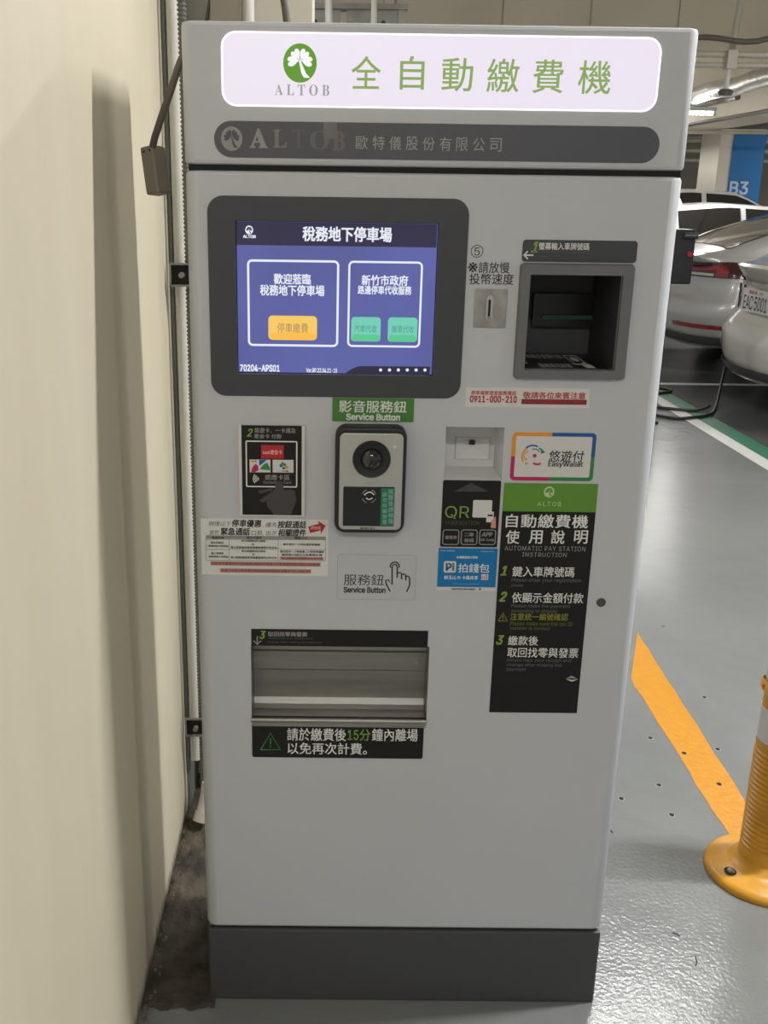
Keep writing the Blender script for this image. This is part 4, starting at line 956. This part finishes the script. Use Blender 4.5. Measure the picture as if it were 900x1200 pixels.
# ------------------------------------------------------------------ cars
def lerp_tab(tab, x):
    if x <= tab[0][0]: return tab[0][1]
    for (a, va), (b, vb) in zip(tab[:-1], tab[1:]):
        if x <= b:
            t_ = (x-a)/(b-a); t_ = t_*t_*(3-2*t_) if False else t_
            return va+(vb-va)*t_
    return tab[-1][1]
def smooth_tab(tab, x, h=.10): return (lerp_tab(tab, x-h)+2*lerp_tab(tab, x)+lerp_tab(tab, x+h)+lerp_tab(tab, x-h/2)*1+lerp_tab(tab, x+h/2)*1)/6
class Car:
    def __init__(s, ztop, wtop, L=4.6, hw=.90, zb=.24, belt=((0, .86), (1.5, .93), (3.6, .90), (4.6, .70)), bump=.06):
        s.zt, s.wt, s.L, s.hw, s.zb, s.belt, s.bump = ztop, wtop, L, hw, zb, belt, bump; s.tight = False
    def w(s, x):
        d = min(x, s.L-x); d = max(d, 0)
        r = .42
        return s.hw-(0 if d >= r else .36*(1-math.sqrt(max(0, 1-((r-d)/r)**2))))
    def sec(s, x):
        w = s.w(x); zt = smooth_tab(s.zt, x, .08); wt = min(smooth_tab(s.wt, x, .1), w-.02); bz = min(smooth_tab(s.belt, x), zt-.05)
        zb = s.zb
        return [(w-.10, zb-.02), (w-.03, zb+.03), (w-.004, zb+.22), (w, zb+.38), (w-.012, (zb+.38+bz)/2+.03), (w-.035, bz-.01), (w-.075, bz+.015),
                (wt+.03+(w-.075-wt-.03)*.5, bz+(zt-.055-bz)*.5), (wt+.03, zt-.055), (wt-.02, zt-.02), (wt*.62, zt-.004), (0, zt)]
    def P(s, x, t):
        """t in 0..11 along the section"""
        S = s.sec(x); k = min(int(t), len(S)-2); u = t-k
        y, z = S[k][0]+(S[k+1][0]-S[k][0])*u, S[k][1]+(S[k+1][1]-S[k][1])*u
        return Vector((x, y, z))
    def warp(s, p):
        """pull the tail into lip, plate pocket and bumper; bow it in plan"""
        x, y, z = p; f = max(0, 1-x/.45)**1.5
        prof = lerp_tab(((.2, .06), (.3, -.02), (.50, -.055), (.60, -.05), (.635, .03), (.88, .055), (.95, .01), (1.0, -.03), (1.06, .05)), z)
        x2 = x + f*(prof*1.0) + f*(.34 if s.tight else .22)*(abs(y)/s.hw)**2.2 if x < .45 else x
        g_ = max(0, 1-x/.6); y *= 1-.13*g_*min(1, max(0, (z-.60)/.10))
        return Vector((x2, y, z))
    def body(s):
        xs = [0, .01, .03, .06, .1, .15, .2, .27, .35, .45]+[.45+.115*k for k in range(1, 36)]; xs = [x for x in xs if x < s.L-.06]+[s.L-.05, s.L-.02, s.L]
        ts = [k*.5 for k in range(0, 23)]; v = []; f = []; n = len(ts)
        for x in xs:
            row = [s.P(x, t) for t in ts]; v += [s.warp(q) for q in row]
            v += [s.warp(Vector((q.x, -q.y, q.z))) for q in row[:-1][::-1]]
        m = 2*n-1
        for a in range(len(xs)-1):
            for b in range(m-1): f.append((a*m+b, (a+1)*m+b, (a+1)*m+b+1, a*m+b+1))
        # tail and nose caps: columns across
        for xe, base, fl_ in ((0, 0, 0), (s.L, (len(xs)-1)*m, 1)):
            cols = 8; idx = [[base+b for b in range(n)]]
            for c in range(1, cols):
                fr_ = 1-2*c/cols; st = len(v); idx.append([])
                for b, t in enumerate(ts):
                    q = s.P(xe, t); v.append(s.warp(Vector((xe, q.y*fr_, q.z if b > 18 else q.z)))) ; idx[-1].append(st+b)
            idx.append([base+m-1-b for b in range(n)])
            for c in range(cols):
                for b in range(n-1):
                    q = (idx[c][b], idx[c][b+1], idx[c+1][b+1], idx[c+1][b]); f.append(q[::-1] if fl_ else q)
        # underside
        st = len(v); f2 = []
        for a in range(len(xs)-1): f.append((a*m, a*m+m-1, (a+1)*m+m-1, (a+1)*m))
        return v, f
    def patch(s, fn, nu, nv, off=.006):
        """fn(u,v) -> point on the unwarped shell; pushed out along the normal"""
        P = [[s.warp(fn(i/nu, j/nv)) for j in range(nv+1)] for i in range(nu+1)]; v = []; f = []
        for i in range(nu+1):
            for j in range(nv+1):
                a = P[min(i+1, nu)][j]-P[max(i-1, 0)][j]; b = P[i][min(j+1, nv)]-P[i][max(j-1, 0)]; nn = a.cross(b)
                nn = nn.normalized() if nn.length > 1e-9 else Vector((0, 0, 1))
                c = P[i][j]-Vector((s.L/2, 0, .75))
                if nn.dot(c) < 0: nn = -nn
                v.append(P[i][j]+nn*off)
        for i in range(nu):
            for j in range(nv): a = i*(nv+1)+j; f.append((a, a+1, a+nv+2, a+nv+1))
        return v, f
    def sidez(s, x, z, side):
        """point on the side at height z"""
        S = s.sec(x)
        for k in range(len(S)-1):
            (y0, z0), (y1, z1) = S[k], S[k+1]
            if z0 <= z <= z1: y = y0+(y1-y0)*(z-z0)/(z1-z0+1e-9); return Vector((x, side*y, z))
        return Vector((x, side*S[0][0], z))
    def tail(s, q, z, side):
        """q: path measured across the tail from the centre out to the corner (0..w0) and then forward along the side"""
        w0 = abs(s.sidez(0, z, 1).y)
        if q < w0: return Vector((0, side*q, z))
        return s.sidez(q-w0, z, side)

def make_car(kind, at, paint, label, plate=None, scale=1.0, zt=None, wt=None, lamp='wide', wheels=True, rot=0, refl=True):
    if kind == 'sedan':
        zt = zt or ((0, 1.02), (.25, 1.055), (.48, 1.10), (.9, 1.27), (1.35, 1.40), (2.1, 1.46), (2.7, 1.43), (3.55, 1.02), (4.3, .86), (4.6, .74))
        wt = wt or ((0, .66), (.5, .70), (.75, .62), (1.4, .56), (2.6, .57), (3.5, .70), (4.6, .60))
    c = Car(zt, wt); c.tight = bool(plate)
    e = empty('parked_car', at, label, 'car'); rz = rot
    def put(name, vf, m, par=None, smooth=True, lab=None):
        v, f = vf
        me = bpy.data.meshes.new(name); me.from_pydata([tuple(Vector(q)*scale) for q in v], [], f); me.materials.append(m)
        for q in me.polygons: q.use_smooth = bool(smooth)
        bm = bmesh.new(); bm.from_mesh(me); bmesh.ops.recalc_face_normals(bm, faces=bm.faces) if name in ('body_shell', 'tyre', 'wheel', 'number_plate') else None; bm.to_mesh(me); bm.free()
        if smooth and smooth is not True:
            me.set_sharp_from_angle(angle=R(smooth))
        o = bpy.data.objects.new(name, me); COL.objects.link(o); o.parent = par or e
        if lab: o['label'] = lab
        return o
    e.rotation_euler.z = rz
    body = put('body_shell', c.body(), paint, smooth=38)
    G = M_GLASS; gx = .50 if kind == 'sedan' and plate else .32
    # rear window: between stations .66 and 1.36
    def rw(u, v_):
        x = gx+(1.30-gx)*u; hwid = (smooth_tab(c.wt, x, .1)-.04)*(1 if True else 1); y = (2*v_-1)*hwid
        zt_ = smooth_tab(c.zt, x, .08); fr_ = abs(y)/(smooth_tab(c.wt, x, .1))
        return Vector((x, y, zt_-.002-.018*fr_**3))
    put('rear_window', c.patch(rw, 10, 12, .008), G)
    def ws(u, v_):
        x = 2.78+.74*u; hwid = smooth_tab(c.wt, x, .1)-.05; y = (2*v_-1)*hwid; return Vector((x, y, smooth_tab(c.zt, x, .08)-.002-.018*(abs(y)/hwid)**3))
    put('windscreen', c.patch(ws, 8, 8, .008), G)
    for side in (-1, 1):
        for x0, x1 in ((1.18, 1.52), (1.55, 2.25), (2.31, 3.05)):
            def sw(u, v_, x0=x0, x1=x1, side=side):
                x = x0+(x1-x0)*u; q = c.P(x, 6.25+(8.0-6.25)*v_)
                if x0 == 1.18: x = x0+(x1-x0)*u*(1)+(1-u)*.12*v_; q = c.P(x, 6.25+(7.7-6.25)*v_*(.35+.65*u))
                return Vector((x, side*q.y, q.z))
            put('side_window', c.patch(sw, 6, 5, .006), G)
        if lamp == 'wide': q0, q1, za, zb_ = .28, 1.08, .80, .925
        else: q0, q1, za, zb_ = .42, .95, .76, .93
        def tl(u, v_, side=side):
            q = q0+(q1-q0)*u; tap = 1-.75*max(0, (u-.72)/.28)**2; zc = (za+zb_)/2+.015*u; hh = (zb_-za)/2*tap*(.75+.25*min(1, u*4))
            return c.tail(q, zc+hh*(2*v_-1), side)
        tlo = put('tail_light', c.patch(tl, 22, 5, .010), M_TLD)
        if lamp == 'wide':
            def tl2(u, v_, side=side):
                q = q0+.02+(q1-q0)*.42*u; return c.tail(q, za+.055+(.045)*v_, side)
            put('light_strip', c.patch(tl2, 14, 2, .016), M_TLR, tlo)
            def tl3(u, v_, side=side):
                q = q0+(q1-q0)*(.42+.16*u); return c.tail(q, za+.015+.085*v_, side)
            put('light_strip', c.patch(tl3, 6, 2, .017), M_TLR, tlo)
            def tl4(u, v_, side=side):
                q = q0+.05+(q1-q0)*.35*u; return c.tail(q, za+.018+.02*v_, side)
            put('light_strip', c.patch(tl4, 8, 2, .017), M_TLW, tlo)
        def rf(u, v_, side=side): return c.tail(.42+.36*u, .385+.035*v_, side)
        if refl: put('reflector', c.patch(rf, 8, 2, .012), M_TLR)
        # bumper pocket around reflector
        def bpk(u, v_, side=side): q = .36+.46*u; return c.tail(q, .355+(.27-.06*u)*v_, side)
    # lower skirt
    sk = []
    def skirt(u, v_): 
        w0 = c.w(0)-.05; q = (2*u-1)*(w0+.25); side = 1 if q >= 0 else -1; return c.tail(abs(q), .25+.07*v_, side)
    put('rear_skirt', c.patch(skirt, 24, 2, .010), M_SKIRT)
    def seam(z0, z1, hw_):
        def g(u, v_): q = (2*u-1)*hw_; side = 1 if q >= 0 else -1; return c.tail(abs(q), z0+(z1-z0)*v_, side)
        return g
    put('boot_seam', c.patch(seam(.630, .636, .62), 16, 1, .003), M_GAP)
    if wheels:
        for x in (.98, 3.62):
            for side in (-1, 1):
                mb_ = MB(); y = side*(c.hw-.10)
                prof = [(.20, -.10), (.30, -.10), (.325, -.08), (.33, 0), (.325, .08), (.30, .10), (.20, .10)]
                v = []; f = []; n_ = 28
                for r_, yy_ in prof:
                    for j in range(n_): a_ = 2*math.pi*j/n_; v.append((x+r_*math.cos(a_), y+yy_, .33+r_*math.sin(a_)))
                for k in range(len(prof)-1):
                    for j in range(n_): f.append((k*n_+j, k*n_+(j+1)%n_, (k+1)*n_+(j+1)%n_, (k+1)*n_+j))
                wh = put('wheel', (v, f), M_RUB, smooth=50)
                v = []; f = []; yo = y+side*.075
                v.append((x, yo-side*.01, .33))
                for j in range(10):
                    a_ = 2*math.pi*j/10
                    for da, rr_ in ((-.09, .205), (.09, .205), (.22, .05)): v.append((x+rr_*math.cos(a_+da), yo, .33+rr_*math.sin(a_+da)))
                for j in range(10): f += [(0, 1+3*j, 2+3*j), (0, 2+3*j, 3+3*j)]
                put('rim', (v, f), M_SILVER, wh, smooth=False)
                v = [(x+.36*math.cos(2*math.pi*j/28), side*(c.hw-.0+.003), .33+.36*math.sin(2*math.pi*j/28)) for j in range(28)]
                put('wheel_arch', ([(a, side*(abs(b)-.016), cc) for a, b, cc in v if cc > .2], [tuple(range(len([1 for q in v if q[2] > .2])))]), M_GAP, smooth=False)
    if plate:
        zc = .775; t_ = .012; xx = c.warp(Vector((0, 0, zc))).x-.02
        pb = MB().box(xx-t_, xx, -.19, .19, zc-.08, zc+.08); pl_ = put('number_plate', (pb.v, pb.f), M_SWHITE, smooth=False, lab='white number plate reading '+plate)
        v, f = text_mesh(plate, 0, 0, 1, .95); ax, bx3 = min(q[0] for q in v), max(q[0] for q in v); hh = max(q[1] for q in v)
        # seen from behind (looking along +x) the left of the plate is at +y
        put('lettering', ([(xx-t_-.0015, .165-(q[0]-ax)/(bx3-ax)*.33, zc-.062+q[1]/hh*.095) for q in v], [q[::-1] for q in f]), M_PBLACK, pl_, smooth=False)
        v, f = text_mesh('電動車 ‧ EV', 0, 0); ax, bx3 = min(q[0] for q in v), max(q[0] for q in v); hh = max(q[1] for q in v)
        put('lettering', ([(xx-t_-.0015, .10-(q[0]-ax)/(bx3-ax)*.20, zc+.048+q[1]/hh*.022) for q in v], [q[::-1] for q in f]), M_RED, pl_, smooth=False)
        pr_ = MB(); xb = c.warp(Vector((0, 0, .9))).x
        def gar(u, v_): q = (2*u-1)*.44; side = 1 if q >= 0 else -1; return c.tail(abs(q), .875+.04*v_, side)
        put('boot_garnish', c.patch(gar, 14, 2, .022), paint)
    # antenna fin
    if kind == 'sedan':
        v = [(1.62, 0, 1.425), (1.78, -.02, 1.435), (1.78, .02, 1.435), (1.75, 0, 1.50)]
        put('antenna_fin', (v, [(0, 1, 3), (1, 2, 3), (2, 0, 3), (0, 2, 1)]), paint, smooth=False)
    return e
M_GLASS = mat('tinted_glass', (.018, .017, .016), .06, coat=.6)
M_TLD = mat('tail_lamp_smoke', (.035, .004, .005), .12, coat=1)
M_TLR = mat('tail_lamp_red', (.22, .004, .006), .2, coat=1)
M_TLW = mat('tail_lamp_clear', (.5, .45, .35), .2, coat=1)
M_SKIRT = mat('dark_skirt', (.06, .058, .055), .5)
P_CREAM = mat('pearl_cream_paint', (.50, .485, .43), .28, coat=1)
P_SILV = mat('silver_paint', (.42, .42, .41), .30, .35, coat=1)
P_WHITE = mat('white_car_paint', (.62, .62, .61), .28, coat=1)
carD = make_car('sedan', (2.80, 5.68, 0), P_CREAM, 'pearl cream sedan at the right edge with plate EAC 5001', 'EAC 5001', lamp='narrow', rot=.10, refl=False)
carB = make_car('sedan', (2.88, 8.0, 0), P_SILV, zt=((0, 1.0), (.2, 1.03), (.30, 1.05), (.8, 1.23), (1.3, 1.38), (2.1, 1.46), (2.7, 1.43), (3.55, 1.02), (4.3, .86), (4.6, .74)), wt=((0, .62), (.3, .70), (.6, .66), (1.4, .56), (2.6, .57), (3.5, .70), (4.6, .60)), label= 'silver sedan with wide red tail light being charged behind the machine')
carC = make_car('sedan', (2.1, 10.55, 0), P_WHITE, 'white sedan beyond the silver one, side windows showing', scale=.96)
carE = make_car('sedan', (2.3, 13.2, 0), P_WHITE, 'farthest white car, only roof and dark windows showing', scale=1.07)

# ------------------------------------------------------------------ charger and its cable
e = empty('charging_post', (2.05, 5.2, 0), 'black charging post with small red light behind the machine edge', 'charger')
bev(MB().box(1.98, 2.165, 5.15, 5.35, .93, 1.27).obj('charger_head', mat('charger_black', (.012, .012, .014), .35), e), .012)
MB().tube([(2.02, 5.25, 0), (2.02, 5.25, .95)], .045, 14).obj('post', M_RUB, e, smooth=50)
MB().box(1.94, 2.06, 5.17, 5.33, 0, .02).obj('foot_plate', M_RUB, e)
MB().tube([(2.08, 5.13, 1.235), (2.165, 5.13, 1.235)], .02, 12).obj('handle', mat('charger_gloss', (.03, .035, .04), .12, coat=1), e, smooth=50)
MB().tube([(2.135, 5.14, 1.12), (2.135, 5.15, 1.12)], .018, 14).obj('status_light', mat('status_red', (.30, .012, .01), .3), e)
MB().box(2.0, 2.15, 5.145, 5.15, .98, 1.08).obj('front_cover', M_DARK, e)
def catmull(P, k=8):
    P = [Vector(p) for p in P]; out = []
    for i in range(len(P)-1):
        a, b, c, d = P[max(i-1, 0)], P[i], P[i+1], P[min(i+2, len(P)-1)]
        for j in range(k):
            t_ = j/k; out.append(.5*((2*b)+(-a+c)*t_+(2*a-5*b+4*c-d)*t_*t_+(-a+3*b-3*c+d)*t_**3))
    return out+[P[-1]]
pc = [(3.215, 7.0, .79), (3.18, 6.90, .62), (3.09, 6.72, .42), (2.93, 6.38, .2), (2.70, 5.85, .03), (2.632, 5.695, .012), (2.52, 5.48, .012), (2.36, 5.36, .012), (2.2, 5.33, .012), (2.06, 5.55, .012), (2.10, 5.78, .012), (2.27, 5.66, .012), (2.46, 5.60, .012), (2.58, 5.66, .034)]
o = MB().tube(catmull(pc), .011, 8).obj('charging_cable', M_RUB, smooth=50, loc=(2.6, 5.5, 0)); tag(o, 'black charging cable from the silver sedan looping on the floor', 'cable')
pc = [(2.13, 6.9, .02), (2.4, 6.55, .012), (2.52, 6.35, .012), (2.3, 6.2, .012), (1.9, 6.1, .012)]
o = MB().tube(catmull(pc), .010, 8).obj('charging_cable', M_RUB, smooth=50, loc=(2.4, 6.5, 0)); tag(o, 'second short black cable near the green line beside the machine edge', 'cable')
